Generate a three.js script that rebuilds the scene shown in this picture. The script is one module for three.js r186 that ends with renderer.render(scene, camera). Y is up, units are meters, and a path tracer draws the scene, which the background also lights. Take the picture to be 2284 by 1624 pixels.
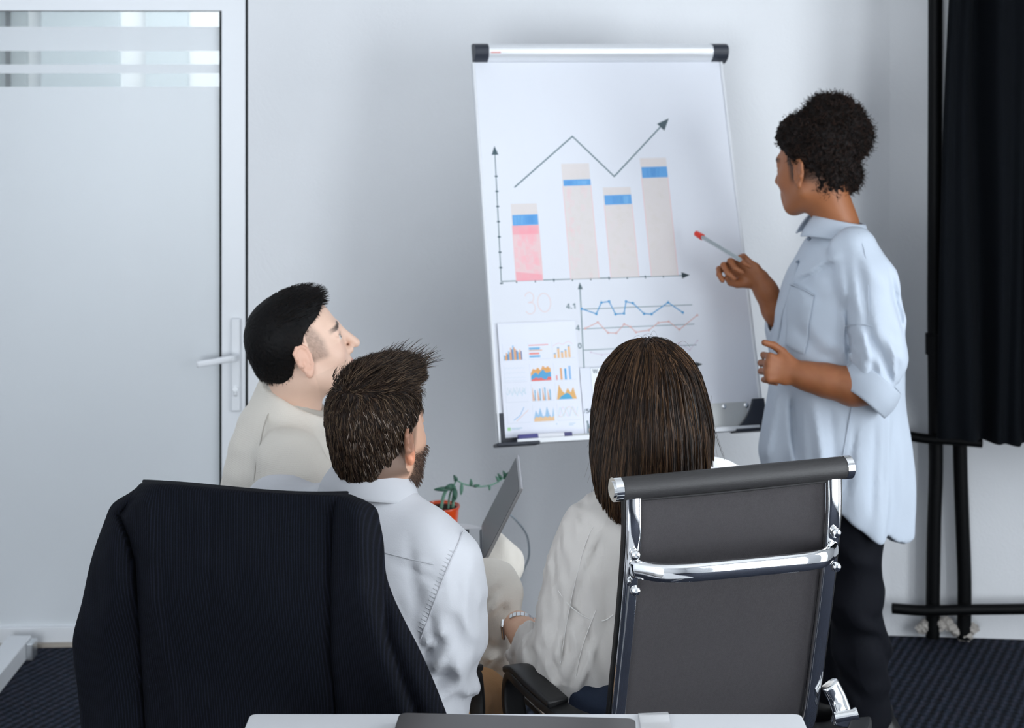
import * as THREE from 'three';
import { mergeGeometries, mergeVertices } from 'three/addons/utils/BufferGeometryUtils.js';
import { RoundedBoxGeometry } from 'three/addons/geometries/RoundedBoxGeometry.js';
import { RectAreaLightUniformsLib } from 'three/addons/lights/RectAreaLightUniformsLib.js';
import { createNoise3D } from 'simplex-noise';

// ------------------------------------------------------------------ camera, sky, windows' daylight, exposure
const EYE = 1.825, FOCAL = 3600, CX = 1142, CY = 100;               // eye height in metres; lens in photo pixels; the lens is shifted down, as in the photograph
const scene = new THREE.Scene();
const camera = new THREE.PerspectiveCamera(2 * Math.atan(812 / FOCAL) * 180 / Math.PI, 2284 / 1624, 0.05, 60);
camera.position.set(0, EYE, 0);
camera.lookAt(0, EYE, -5);
camera.setViewOffset(2284, 1624, 0, 812 - CY, 2284, 1624);
camera.focus = 2.98; camera.userData.fStop = 5.0;
scene.add(camera);
const renderer = new THREE.WebGLRenderer({ antialias: true });
renderer.toneMapping = THREE.LinearToneMapping;
renderer.toneMappingExposure = 0.93;
renderer.shadowMap.enabled = true;
scene.background = new THREE.Color(0.86, 0.93, 1.0);                // bright overcast sky
scene.backgroundIntensity = 3.0;
RectAreaLightUniformsLib.init();
const WIN_Y = [0.08, 2.3], RIGHT_X = 2.6, BACK_Z = 1.6, DAYLIGHT = 7.6;
const WINDOWS = [[-3.3, -2.4], [-1.7, -0.4]];                      // z ranges of the windows in the right-hand wall
const WINDOWS_BEHIND = [[-2.25, -0.4]];              // x ranges of the windows in the wall behind the camera
const daylight = (w, p, to) => { const l = new THREE.RectAreaLight(new THREE.Color(0.9, 0.955, 1.0), DAYLIGHT, w - 0.1, WIN_Y[1] - WIN_Y[0] - 0.1); l.position.copy(p); l.lookAt(to); scene.add(l); };   // daylight entering at each pane
const WIN_MID = (WIN_Y[0] + WIN_Y[1]) / 2;
for (const [z0, z1] of WINDOWS) daylight(z1 - z0, new THREE.Vector3(RIGHT_X - 0.015, WIN_MID, (z0 + z1) / 2), new THREE.Vector3(RIGHT_X - 2, WIN_MID, (z0 + z1) / 2));
for (const [x0, x1] of WINDOWS_BEHIND) daylight(x1 - x0, new THREE.Vector3((x0 + x1) / 2, WIN_MID, BACK_Z - 0.015), new THREE.Vector3((x0 + x1) / 2, WIN_MID, BACK_Z - 2));
// ------------------------------------------------------------------ helpers
const V = (x, y, z) => new THREE.Vector3(x, y, z);
const at = (u, v, d) => V((u - CX) * d / FOCAL, EYE - (v - CY) * d / FOCAL, -d);   // where a spot measured in the photograph stands, at distance d
let seed = 20240;
const rnd = () => { seed = (seed + 0x6d2b79f5) | 0; let t = Math.imul(seed ^ (seed >>> 15), 1 | seed); t = (t + Math.imul(t ^ (t >>> 7), 61 | t)) ^ t; return ((t ^ (t >>> 14)) >>> 0) / 4294967296; };
const rr = (a, b) => a + (b - a) * rnd();
const noise = createNoise3D(rnd);
const clamp = (x, a, b) => Math.min(b, Math.max(a, x)), lerp = (a, b, t) => a + (b - a) * t;
const sst = (a, b, x) => { const t = clamp((x - a) / (b - a), 0, 1); return t * t * (3 - 2 * t); };
const hex = (h) => { const c = new THREE.Color(h); return [c.r, c.g, c.b]; };
const mix3 = (a, b, t) => [lerp(a[0], b[0], t), lerp(a[1], b[1], t), lerp(a[2], b[2], t)];
const names = {}, origin = new Map();
const numbered = (n) => { names[n] = (names[n] ?? -1) + 1; return names[n] ? n + '_' + String(names[n]).padStart(3, '0') : n; };
const mat = (o) => new THREE.MeshPhysicalMaterial(o);
function thing(name, label, category, pos = [0, 0, 0], group) {
  const o = new THREE.Group(); o.name = numbered(name); o.position.set(...pos);
  o.userData = { label, category }; if (group) o.userData.group = group;
  scene.add(o); origin.set(o, V(...pos)); return o;
}
function structure(name) { const o = new THREE.Group(); o.name = numbered(name); o.userData = { kind: 'structure' }; scene.add(o); origin.set(o, V(0, 0, 0)); return o; }
function prep(g, colored) {
  g = g.index ? g.toNonIndexed() : g;
  if (!g.attributes.uv) g.setAttribute('uv', new THREE.BufferAttribute(new Float32Array(g.attributes.position.count * 2), 2));
  for (const k of Object.keys(g.attributes)) if (!['position', 'normal', 'uv', ...(colored ? ['color'] : [])].includes(k)) g.deleteAttribute(k);
  return g;
}
function join(geos) { return geos.length === 1 ? geos[0] : mergeGeometries(geos.map((g) => prep(g, geos.every((h) => h.attributes.color)))); }
// one named mesh (shapes given in world coordinates) under a thing, a part or a piece of the setting
function part(name, geos, material, parent, label) {
  let g = join([].concat(geos)); const o = origin.get(parent) ?? V(0, 0, 0);
  g = g.clone(); g.translate(-o.x, -o.y, -o.z);
  const m = new THREE.Mesh(g, material); m.name = name; m.castShadow = m.receiveShadow = true;
  if (label) m.userData.label = label;
  parent.add(m); origin.set(m, o); return m;
}
const basis = (o, x, y, z) => new THREE.Matrix4().makeBasis(x.clone().normalize(), y.clone().normalize(), z.clone().normalize()).setPosition(o);
function frame2(o, x, y) { const z = x.clone().cross(y).normalize(); const yy = z.clone().cross(x).normalize(); return basis(o, x, yy, z); }
const box = (w, h, d, r = 0, seg = 2) => (r ? new RoundedBoxGeometry(w, h, d, seg, r) : new THREE.BoxGeometry(w, h, d));
const boxAt = (x0, x1, y0, y1, z0, z1, r = 0) => box(x1 - x0, y1 - y0, z1 - z0, r).translate((x0 + x1) / 2, (y0 + y1) / 2, (z0 + z1) / 2);
const put = (g, M) => g.clone().applyMatrix4(M);
function tube(points, r, sides = 10, seg = 40, closed = false) { return new THREE.TubeGeometry(new THREE.CatmullRomCurve3(points, closed, 'centripetal'), seg, r, sides, closed); }
function rod(a, b, r, sides = 16, r2 = r) {
  const d = b.clone().sub(a), g = new THREE.CylinderGeometry(r2, r, d.length(), sides, 1);
  g.translate(0, d.length() / 2, 0); g.applyQuaternion(new THREE.Quaternion().setFromUnitVectors(V(0, 1, 0), d.normalize())); g.translate(a.x, a.y, a.z); return g;
}
// a bar of rectangular section (w across, t thick) swept along points; side = direction of its width
function bar(points, w, t, side, rounded = 0.35, seg = 32) {
  const c = new THREE.CatmullRomCurve3(points, false, 'centripetal'), pos = [], idx = [], uv = [], sec = [], N = 20; let len = c.getLength();
  for (let k = 0; k < N; k++) { const a = k / N * Math.PI * 2, e = 2 / (2 + 6 * (1 - rounded)); const ca = Math.cos(a), sa = Math.sin(a); sec.push([Math.sign(ca) * Math.abs(ca) ** e * w / 2, Math.sign(sa) * Math.abs(sa) ** e * t / 2]); }
  for (let i = 0; i <= seg; i++) {
    const p = c.getPoint(i / seg), d = c.getTangent(i / seg), s = side.clone().sub(d.clone().multiplyScalar(side.dot(d))).normalize(), n = d.clone().cross(s);
    for (let k = 0; k < N; k++) { pos.push(p.x + s.x * sec[k][0] + n.x * sec[k][1], p.y + s.y * sec[k][0] + n.y * sec[k][1], p.z + s.z * sec[k][0] + n.z * sec[k][1]); uv.push(k / N, i / seg * len); }
    if (i) for (let k = 0; k < N; k++) { const a = (i - 1) * N + k, b = (i - 1) * N + (k + 1) % N; idx.push(a, a + N, b, b, a + N, b + N); }
  }
  for (const [base, flip] of [[0, 1], [seg * N, 0]]) for (let k = 1; k < N - 1; k++) flip ? idx.push(base, base + k, base + k + 1) : idx.push(base, base + k + 1, base + k);
  const g = new THREE.BufferGeometry(); g.setAttribute('position', new THREE.Float32BufferAttribute(pos, 3)); g.setAttribute('uv', new THREE.Float32BufferAttribute(uv, 2)); g.setIndex(idx); g.computeVertexNormals(); return g;
}
// a sheet f(s, t) -> Vector3 with thickness, s and t in 0..1; uv in metres given by su, sv
function sheet(f, ns, nt, thick, su = 1, sv = 1) {
  const pos = [], uv = [], idx = [], P = []; const W = ns + 1;
  for (let j = 0; j <= nt; j++) for (let i = 0; i <= ns; i++) P.push(f(i / ns, j / nt));
  const nrm = P.map((p, k) => { const i = k % W, j = (k / W) | 0, a = P[j * W + Math.min(ns, i + 1)].clone().sub(P[j * W + Math.max(0, i - 1)]), b = P[Math.min(nt, j + 1) * W + i].clone().sub(P[Math.max(0, j - 1) * W + i]); return a.cross(b).normalize(); });
  for (const s of [0.5, -0.5]) P.forEach((p, k) => { pos.push(p.x + nrm[k].x * thick * s, p.y + nrm[k].y * thick * s, p.z + nrm[k].z * thick * s); uv.push((k % W) / ns * su, (1 - ((k / W) | 0) / nt) * sv); });
  const M = P.length, q = (a, b, c, d) => idx.push(a, b, c, c, b, d);
  for (let j = 0; j < nt; j++) for (let i = 0; i < ns; i++) { const a = j * W + i; q(a, a + 1, a + W, a + W + 1); q(M + a + 1, M + a, M + a + W + 1, M + a + W); }
  for (let i = 0; i < ns; i++) { q(i + 1, i, M + i + 1, M + i); const a = nt * W + i; q(a, a + 1, M + a, M + a + 1); }
  for (let j = 0; j < nt; j++) { const a = j * W; q(a, a + W, M + a, M + a + W); const b = j * W + ns; q(b + W, b, M + b + W, M + b); }
  const g = new THREE.BufferGeometry(); g.setAttribute('position', new THREE.Float32BufferAttribute(pos, 3)); g.setAttribute('uv', new THREE.Float32BufferAttribute(uv, 2)); g.setIndex(idx); g.computeVertexNormals(); return g;
}
// textures ---------------------------------------------------------
function dataTex(n, fn, repeat = [1, 1], color = false, m = n) {
  const d = new Uint8Array(n * m * 4);
  for (let j = 0; j < m; j++) for (let i = 0; i < n; i++) { const c = fn(i / n, j / m); const k = (j * n + i) * 4; if (Array.isArray(c)) { d[k] = clamp(c[0], 0, 255); d[k + 1] = clamp(c[1], 0, 255); d[k + 2] = clamp(c[2], 0, 255); } else d[k] = d[k + 1] = d[k + 2] = clamp(c * 255, 0, 255); d[k + 3] = 255; }
  const t = new THREE.DataTexture(d, n, m); t.wrapS = t.wrapT = THREE.RepeatWrapping; t.magFilter = THREE.LinearFilter; t.minFilter = THREE.LinearMipmapLinearFilter; t.repeat.set(...repeat);
  if (color) t.colorSpace = THREE.SRGBColorSpace; t.needsUpdate = true; return t;
}
const tile = (x, y, f, s = 0) => { const a = x * Math.PI * 2, b = y * Math.PI * 2, R = f / (2 * Math.PI); return noise(Math.cos(a) * R + s, Math.sin(a) * R + Math.cos(b) * R * 0.7, Math.sin(b) * R + s * 2.3); };
// signed-distance shapes -------------------------------------------
const smin = (a, b, k) => { if (k <= 0) return Math.min(a, b); const h = Math.max(k - Math.abs(a - b), 0) / k; return Math.min(a, b) - h * h * k * 0.25; };
class Field {
  constructor() { this.ops = []; this.lo = V(1e9, 1e9, 1e9); this.hi = V(-1e9, -1e9, -1e9); }
  add(s, k = 0.02) { this.ops.push([0, s.f, k]); this.lo.min(s.lo); this.hi.max(s.hi); return this; }
  cut(s, k = 0.005) { this.ops.push([1, s.f ?? s, k]); return this; }
  bend(f) { this.ops.push([2, f, 0]); return this; }                  // adds f(x, y, z, d) to the distance
  d(x, y, z) { let d = 1e3; for (const o of this.ops) { if (o[0] === 0) d = smin(d, o[1](x, y, z), o[2]); else if (o[0] === 1) d = -smin(-d, o[1](x, y, z), o[2]); else d += o[1](x, y, z, d); } return d; }
  get f() { return (x, y, z) => this.d(x, y, z); }
}
const bounds = (pts, r) => { const lo = V(1e9, 1e9, 1e9), hi = V(-1e9, -1e9, -1e9); for (const p of pts) { lo.min(p.clone().subScalar(r)); hi.max(p.clone().addScalar(r)); } return { lo, hi }; };
function cap(a, b, ra, rb = ra) {
  const ax = a.x, ay = a.y, az = a.z, dx = b.x - ax, dy = b.y - ay, dz = b.z - az, dd = dx * dx + dy * dy + dz * dz || 1e-9;
  return { ...bounds([a, b], Math.max(ra, rb)), f: (x, y, z) => { const px = x - ax, py = y - ay, pz = z - az; let t = (px * dx + py * dy + pz * dz) / dd; t = t < 0 ? 0 : t > 1 ? 1 : t; const qx = px - dx * t, qy = py - dy * t, qz = pz - dz * t; return Math.sqrt(qx * qx + qy * qy + qz * qz) - (ra + (rb - ra) * t); } };
}
const ball = (c, r) => cap(c, c, r);
// ellipsoid with its own axes (matrix columns)
function ell(c, r, M) {
  const e = M ? M.elements : [1, 0, 0, 0, 0, 1, 0, 0, 0, 0, 1, 0], [rx, ry, rz] = r, m = Math.min(rx, ry, rz);
  return { ...bounds([c], Math.max(rx, ry, rz)), f: (x, y, z) => {
    const px = x - c.x, py = y - c.y, pz = z - c.z; const a = px * e[0] + py * e[1] + pz * e[2], b = px * e[4] + py * e[5] + pz * e[6], d = px * e[8] + py * e[9] + pz * e[10];
    const k0 = Math.sqrt((a / rx) ** 2 + (b / ry) ** 2 + (d / rz) ** 2), k1 = Math.sqrt((a / rx / rx) ** 2 + (b / ry / ry) ** 2 + (d / rz / rz) ** 2); return k1 < 1e-9 ? -m : k0 * (k0 - 1) / k1; } };
}
// limb of elliptical section from a to b: [half width along side, half depth] at each end
function ecap(a, b, ra, rb, side) {
  const d = b.clone().sub(a), L2 = d.lengthSq() || 1e-9, dn = d.clone().normalize(), s = side.clone().sub(dn.clone().multiplyScalar(side.dot(dn))).normalize(), n = dn.clone().cross(s);
  return { ...bounds([a, b], Math.max(...ra, ...rb)), f: (x, y, z) => {
    const px = x - a.x, py = y - a.y, pz = z - a.z; let t = (px * d.x + py * d.y + pz * d.z) / L2; t = t < 0 ? 0 : t > 1 ? 1 : t;
    const ox = px - d.x * t, oy = py - d.y * t, oz = pz - d.z * t, rs = ra[0] + (rb[0] - ra[0]) * t, rn = ra[1] + (rb[1] - ra[1]) * t, rl = Math.min(rs, rn);
    const A = ox * s.x + oy * s.y + oz * s.z, B = ox * n.x + oy * n.y + oz * n.z, C = ox * dn.x + oy * dn.y + oz * dn.z;
    const k0 = Math.sqrt((A / rs) ** 2 + (B / rn) ** 2 + (C / rl) ** 2), k1 = Math.sqrt((A / rs / rs) ** 2 + (B / rn / rn) ** 2 + (C / rl / rl) ** 2); return k1 < 1e-9 ? -rl : k0 * (k0 - 1) / k1; } };
}
const chain = (F, list, side, k = 0.02) => { for (let i = 1; i < list.length; i++) F.add(ecap(list[i - 1][0], list[i][0], list[i - 1][1], list[i][1], side), k); return F; };
const caps = (F, list, k = 0.01) => { for (let i = 1; i < list.length; i++) F.add(cap(list[i - 1][0], list[i][0], list[i - 1][1], list[i][1]), k); return F; };
const halfspace = (p, n) => { const m = n.clone().normalize(), w = m.dot(p); return { f: (x, y, z) => m.x * x + m.y * y + m.z * z - w, ...bounds([], 0) }; };   // solid on the far side of n
// surface nets over a signed-distance field
function surface(F, cell, pad = 0.02, lo = F.lo, hi = F.hi) {
  const f = F.f ?? F; lo = lo.clone().subScalar(pad); hi = hi.clone().addScalar(pad);
  const B = 5, n = [0, 1, 2].map((k) => Math.ceil((hi.getComponent(k) - lo.getComponent(k)) / cell / B) * B + 1), [nx, ny, nz] = n;
  const val = new Float32Array(nx * ny * nz).fill(1), I = (i, j, k) => i + nx * (j + ny * k), R = B * cell * 0.95;
  for (let k = 0; k < nz - 1; k += B) for (let j = 0; j < ny - 1; j += B) for (let i = 0; i < nx - 1; i += B) {
    const c = f(lo.x + (i + B / 2) * cell, lo.y + (j + B / 2) * cell, lo.z + (k + B / 2) * cell), far = Math.abs(c) > R + 0.012;
    for (let kk = k; kk <= k + B; kk++) for (let jj = j; jj <= j + B; jj++) for (let ii = i; ii <= i + B; ii++) {
      const at_ = I(ii, jj, kk); if (far) { if (val[at_] === 1) val[at_] = c; } else if (val[at_] === 1 || Math.abs(val[at_]) > R) val[at_] = f(lo.x + ii * cell, lo.y + jj * cell, lo.z + kk * cell);
    }
  }
  const vid = new Int32Array(nx * ny * nz).fill(-1), pos = [], idx = [], E = [[0, 1], [2, 3], [4, 5], [6, 7], [0, 2], [1, 3], [4, 6], [5, 7], [0, 4], [1, 5], [2, 6], [3, 7]];
  const g = new Float32Array(8);
  for (let k = 0; k < nz - 1; k++) for (let j = 0; j < ny - 1; j++) for (let i = 0; i < nx - 1; i++) {
    let m = 0; for (let c = 0; c < 8; c++) { g[c] = val[I(i + (c & 1), j + ((c >> 1) & 1), k + (c >> 2))]; if (g[c] < 0) m |= 1 << c; }
    if (m === 0 || m === 255) continue;
    let x = 0, y = 0, z = 0, cnt = 0;
    for (const [a, b] of E) { if (((m >> a) & 1) === ((m >> b) & 1)) continue; const t = g[a] / (g[a] - g[b]); x += (a & 1) + ((b & 1) - (a & 1)) * t; y += ((a >> 1) & 1) + (((b >> 1) & 1) - ((a >> 1) & 1)) * t; z += (a >> 2) + ((b >> 2) - (a >> 2)) * t; cnt++; }
    vid[I(i, j, k)] = pos.length / 3; pos.push(lo.x + (i + x / cnt) * cell, lo.y + (j + y / cnt) * cell, lo.z + (k + z / cnt) * cell);
  }
  const quad = (a, b, c, d, flip) => { if (a < 0 || b < 0 || c < 0 || d < 0) return; flip ? idx.push(a, c, b, b, c, d) : idx.push(a, b, c, c, b, d); };
  for (let k = 1; k < nz - 1; k++) for (let j = 1; j < ny - 1; j++) for (let i = 1; i < nx - 1; i++) {
    const s = val[I(i, j, k)] < 0;
    if (s !== (val[I(i + 1, j, k)] < 0)) quad(vid[I(i, j - 1, k - 1)], vid[I(i, j, k - 1)], vid[I(i, j - 1, k)], vid[I(i, j, k)], !s);
    if (s !== (val[I(i, j + 1, k)] < 0)) quad(vid[I(i - 1, j, k - 1)], vid[I(i, j, k - 1)], vid[I(i - 1, j, k)], vid[I(i, j, k)], s);
    if (s !== (val[I(i, j, k + 1)] < 0)) quad(vid[I(i - 1, j - 1, k)], vid[I(i, j - 1, k)], vid[I(i - 1, j, k)], vid[I(i, j, k)], !s);
  }
  const geo = new THREE.BufferGeometry(); geo.setAttribute('position', new THREE.Float32BufferAttribute(pos, 3)); geo.setIndex(idx); geo.computeVertexNormals();
  return geo;
}
function paint(geo, fn) {                                             // base colour of each vertex (linear)
  const p = geo.attributes.position, n = geo.attributes.normal, c = new Float32Array(p.count * 3);
  for (let i = 0; i < p.count; i++) { const q = fn(p.getX(i), p.getY(i), p.getZ(i), n.getX(i), n.getY(i), n.getZ(i)); c[i * 3] = q[0]; c[i * 3 + 1] = q[1]; c[i * 3 + 2] = q[2]; }
  geo.setAttribute('color', new THREE.BufferAttribute(c, 3)); return geo;
}
function mapUV(geo, ax, ay) { const p = geo.attributes.position, uv = new Float32Array(p.count * 2); for (let i = 0; i < p.count; i++) { const x = p.getX(i), y = p.getY(i), z = p.getZ(i); uv[2 * i] = x * ax.x + y * ax.y + z * ax.z; uv[2 * i + 1] = x * ay.x + y * ay.y + z * ay.z; } geo.setAttribute('uv', new THREE.BufferAttribute(uv, 2)); return geo; }
// many thin tapering strands, each a polyline of points, in one geometry
function strands(list, r0, r1, tones, sides = 3) {
  const pos = [], nrm = [], col = [], idx = [];
  for (const pts of list) {
    let ps = null; const tone = tones[(rnd() * tones.length) | 0], base = pos.length / 3, n = pts.length, R0 = r0 * rr(0.7, 1.3);
    for (let i = 0; i < n; i++) {
      const d = pts[Math.min(n - 1, i + 1)].clone().sub(pts[Math.max(0, i - 1)]).normalize(), a = Math.abs(d.y) < 0.9 ? V(0, 1, 0) : V(1, 0, 0), s = ps ? ps.clone().addScaledVector(d, -ps.dot(d)).normalize() : d.clone().cross(a).normalize(), b = d.clone().cross(s), r = lerp(R0, r1, (i / (n - 1)) ** 2); ps = s;
      for (let k = 0; k < sides; k++) { const q = k / sides * Math.PI * 2, x = Math.cos(q), y = Math.sin(q), nx = s.x * x + b.x * y, ny = s.y * x + b.y * y, nz = s.z * x + b.z * y; pos.push(pts[i].x + nx * r, pts[i].y + ny * r, pts[i].z + nz * r); nrm.push(nx, ny, nz); col.push(...tone); }
      if (i) for (let k = 0; k < sides; k++) { const A = base + (i - 1) * sides + k, Bq = base + (i - 1) * sides + (k + 1) % sides; idx.push(A, Bq, A + sides, Bq, Bq + sides, A + sides); }
    }
  }
  const g = new THREE.BufferGeometry(); g.setAttribute('position', new THREE.Float32BufferAttribute(pos, 3)); g.setAttribute('normal', new THREE.Float32BufferAttribute(nrm, 3)); g.setAttribute('color', new THREE.Float32BufferAttribute(col, 3)); g.setIndex(idx); return g;
}
// ------------------------------------------------------------------ materials of the setting
const fine = dataTex(256, (x, y) => 0.5 + 0.3 * tile(x, y, 60) + 0.2 * tile(x, y, 22, 4), [2, 2]);
const M = {
  paint: mat({ color: new THREE.Color(0.8, 0.815, 0.84), roughness: 0.75, bumpMap: fine, bumpScale: 0.0006 }),
  ceil: mat({ color: new THREE.Color(0.86, 0.86, 0.86), roughness: 0.9 }),
  alu: mat({ color: new THREE.Color(0.74, 0.76, 0.79), roughness: 0.42, metalness: 0.12 }),
  rubber: mat({ color: 0x060c0d, roughness: 0.7, specularIntensity: 0.3 }),
  film: mat({ color: new THREE.Color(0.8, 0.83, 0.86), roughness: 0.32, transmission: 0.3, thickness: 0 }),
  pane: mat({ color: 0xffffff, roughness: 0.04, transmission: 1, thickness: 0 }),
  glassStrip: mat({ color: new THREE.Color(0.88, 0.92, 0.94), roughness: 0.1, specularIntensity: 0.25, transmission: 0.88, thickness: 0 }),
  chrome: mat({ color: new THREE.Color(0.86, 0.87, 0.88), roughness: 0.06, metalness: 1 }),
  steel: mat({ color: new THREE.Color(0.66, 0.68, 0.7), roughness: 0.3, metalness: 0.9 }),
  black: mat({ color: 0x08090b, roughness: 0.5 }),
  blackPipe: mat({ color: 0x050608, roughness: 0.5, specularIntensity: 0.3 }),
  darkPlastic: mat({ color: 0x262b36, roughness: 0.45 }),
  white: mat({ color: new THREE.Color(0.78, 0.79, 0.82), roughness: 0.35 }),
  plaster: mat({ color: new THREE.Color(0.42, 0.39, 0.36), roughness: 0.95 }),
};
const carpetTex = dataTex(512, (x, y) => {
  const n = tile(x, y, 90) * 0.5 + tile(x, y, 30, 7) * 0.35, k = 16;                       // slanting woven ribs, crossed by short steps
  const rib = Math.sin((x + y * 0.5) * Math.PI * 2 * k + 0.6 * tile(x, y, 14, 3)), step = Math.sin((y * 2 - x) * Math.PI * 2 * k / 2);
  const g = 0.55 + 0.3 * rib + 0.08 * step + 0.35 * n, warm = 4 * tile(x, y, 24, 11);
  return [46 * g + 9 + warm, 49 * g + 11, 60 * g + 15 - warm * 0.4];
}, [2.2, 2.2], true);
M.carpet = mat({ specularIntensity: 0.3, map: carpetTex, bumpMap: carpetTex, bumpScale: 0.004, roughness: 0.97 });
// ------------------------------------------------------------------ the room: walls and ceiling with thickness
const CEIL = 2.85, LEFT_X = -2.35, CORNER = [1.1675, -4.986];
const zA = (x) => -(4.951 + 0.03 * x), zB = (x) => -(4.986 - 0.082 * (x - CORNER[0]));
function wallBox(x0, z0, x1, z1, y0, y1, thick) {                       // inner face from (x0, z0) to (x1, z1); thickness to the outside (right-hand side)
  const d = V(x1 - x0, 0, z1 - z0), L = d.length(); d.normalize(); const n = V(d.z, 0, -d.x);
  return put(box(L, y1 - y0, thick), basis(V((x0 + x1) / 2 + n.x * thick / 2, (y0 + y1) / 2, (z0 + z1) / 2 + n.z * thick / 2), d, V(0, 1, 0), n.clone().negate()));
}
function uvMetres(g) { const p = g.attributes.position, n = g.attributes.normal, uv = new Float32Array(p.count * 2); for (let i = 0; i < p.count; i++) { const ax = Math.abs(n.getX(i)), ay = Math.abs(n.getY(i)), az = Math.abs(n.getZ(i)); if (ay > ax && ay > az) { uv[2 * i] = p.getX(i); uv[2 * i + 1] = p.getZ(i); } else if (ax > az) { uv[2 * i] = p.getZ(i); uv[2 * i + 1] = p.getY(i); } else { uv[2 * i] = p.getX(i); uv[2 * i + 1] = p.getY(i); } } g.setAttribute('uv', new THREE.BufferAttribute(uv, 2)); return g; }
function struct(name, geos, m) { const g = uvMetres(join([].concat(geos))); const o = new THREE.Mesh(g, m); o.name = name; o.userData.kind = 'structure'; o.castShadow = o.receiveShadow = true; scene.add(o); return o; }
const DOOR = [-1.78, -0.806], DOOR_TOP = 2.012;
struct('floor', boxAt(LEFT_X - 0.2, RIGHT_X + 0.3, -0.12, 0, -7.1, BACK_Z + 0.2), M.carpet);
struct('ceiling', boxAt(LEFT_X - 0.2, RIGHT_X + 0.3, CEIL, CEIL + 0.12, -7.1, BACK_Z + 0.2), M.ceil);
const wb = (a, b, y0, y1) => wallBox(a, zA(a), b, zA(b), y0, y1, 0.14);
struct('wall_back', [wb(LEFT_X, DOOR[0], 0, CEIL), wb(DOOR[0], DOOR[1], DOOR_TOP, CEIL), wb(DOOR[1], CORNER[0] + 0.01, 0, CEIL)], M.paint);
struct('wall_back_right', wallBox(CORNER[0] - 0.01, zB(CORNER[0] - 0.01), RIGHT_X, zB(RIGHT_X), 0, CEIL, 0.14), M.paint);
struct('wall_left', wallBox(LEFT_X, BACK_Z + 0.2, LEFT_X, -7.1, 0, CEIL, 0.14), M.paint);
{
  const T = 0.22, g = [boxAt(RIGHT_X, RIGHT_X + T, 0, WIN_Y[0], -5, BACK_Z + T), boxAt(RIGHT_X, RIGHT_X + T, WIN_Y[1], CEIL, -5, BACK_Z + T)], h = [boxAt(LEFT_X, RIGHT_X, 0, WIN_Y[0], BACK_Z, BACK_Z + T), boxAt(LEFT_X, RIGHT_X, WIN_Y[1], CEIL, BACK_Z, BACK_Z + T)];
  let z = -5; for (const [a, b] of WINDOWS) { g.push(boxAt(RIGHT_X, RIGHT_X + T, WIN_Y[0], WIN_Y[1], z, a)); z = b; } g.push(boxAt(RIGHT_X, RIGHT_X + T, WIN_Y[0], WIN_Y[1], z, BACK_Z + T));
  let x = LEFT_X; for (const [a, b] of WINDOWS_BEHIND) { h.push(boxAt(x, a, WIN_Y[0], WIN_Y[1], BACK_Z, BACK_Z + T)); x = b; } h.push(boxAt(x, RIGHT_X, WIN_Y[0], WIN_Y[1], BACK_Z, BACK_Z + T));
  struct('wall_right', g, M.paint); struct('wall_front', h, M.paint);
  const glaze = (n, bx, a, b) => {                                       // bx(from, to, y0, y1, depth0, depth1)
    const w = structure('window_' + n), [y0, y1] = WIN_Y, c = (a + b) / 2;
    for (const [p, q, r, s] of [[a, b, y0, y0 + 0.05], [a, b, y1 - 0.05, y1], [a, a + 0.05, y0 + 0.05, y1 - 0.05], [b - 0.05, b, y0 + 0.05, y1 - 0.05], [c - 0.025, c + 0.025, y0 + 0.05, y1 - 0.05]]) part('frame_bar', bx(p, q, r, s, 0.07, 0.13), M.alu, w);
    part('pane', bx(a + 0.05, c - 0.025, y0 + 0.05, y1 - 0.05, 0.097, 0.103), M.pane, w); part('pane', bx(c + 0.025, b - 0.05, y0 + 0.05, y1 - 0.05, 0.097, 0.103), M.pane, w);
  };
  WINDOWS.forEach(([a, b], i) => glaze(i + 1, (p, q, r, s, d0, d1) => boxAt(RIGHT_X + d0, RIGHT_X + d1, r, s, p, q), a, b));
  WINDOWS_BEHIND.forEach(([a, b], i) => glaze(i + 1 + WINDOWS.length, (p, q, r, s, d0, d1) => boxAt(p, q, r, s, BACK_Z + d0, BACK_Z + d1), a, b));
}
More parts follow.
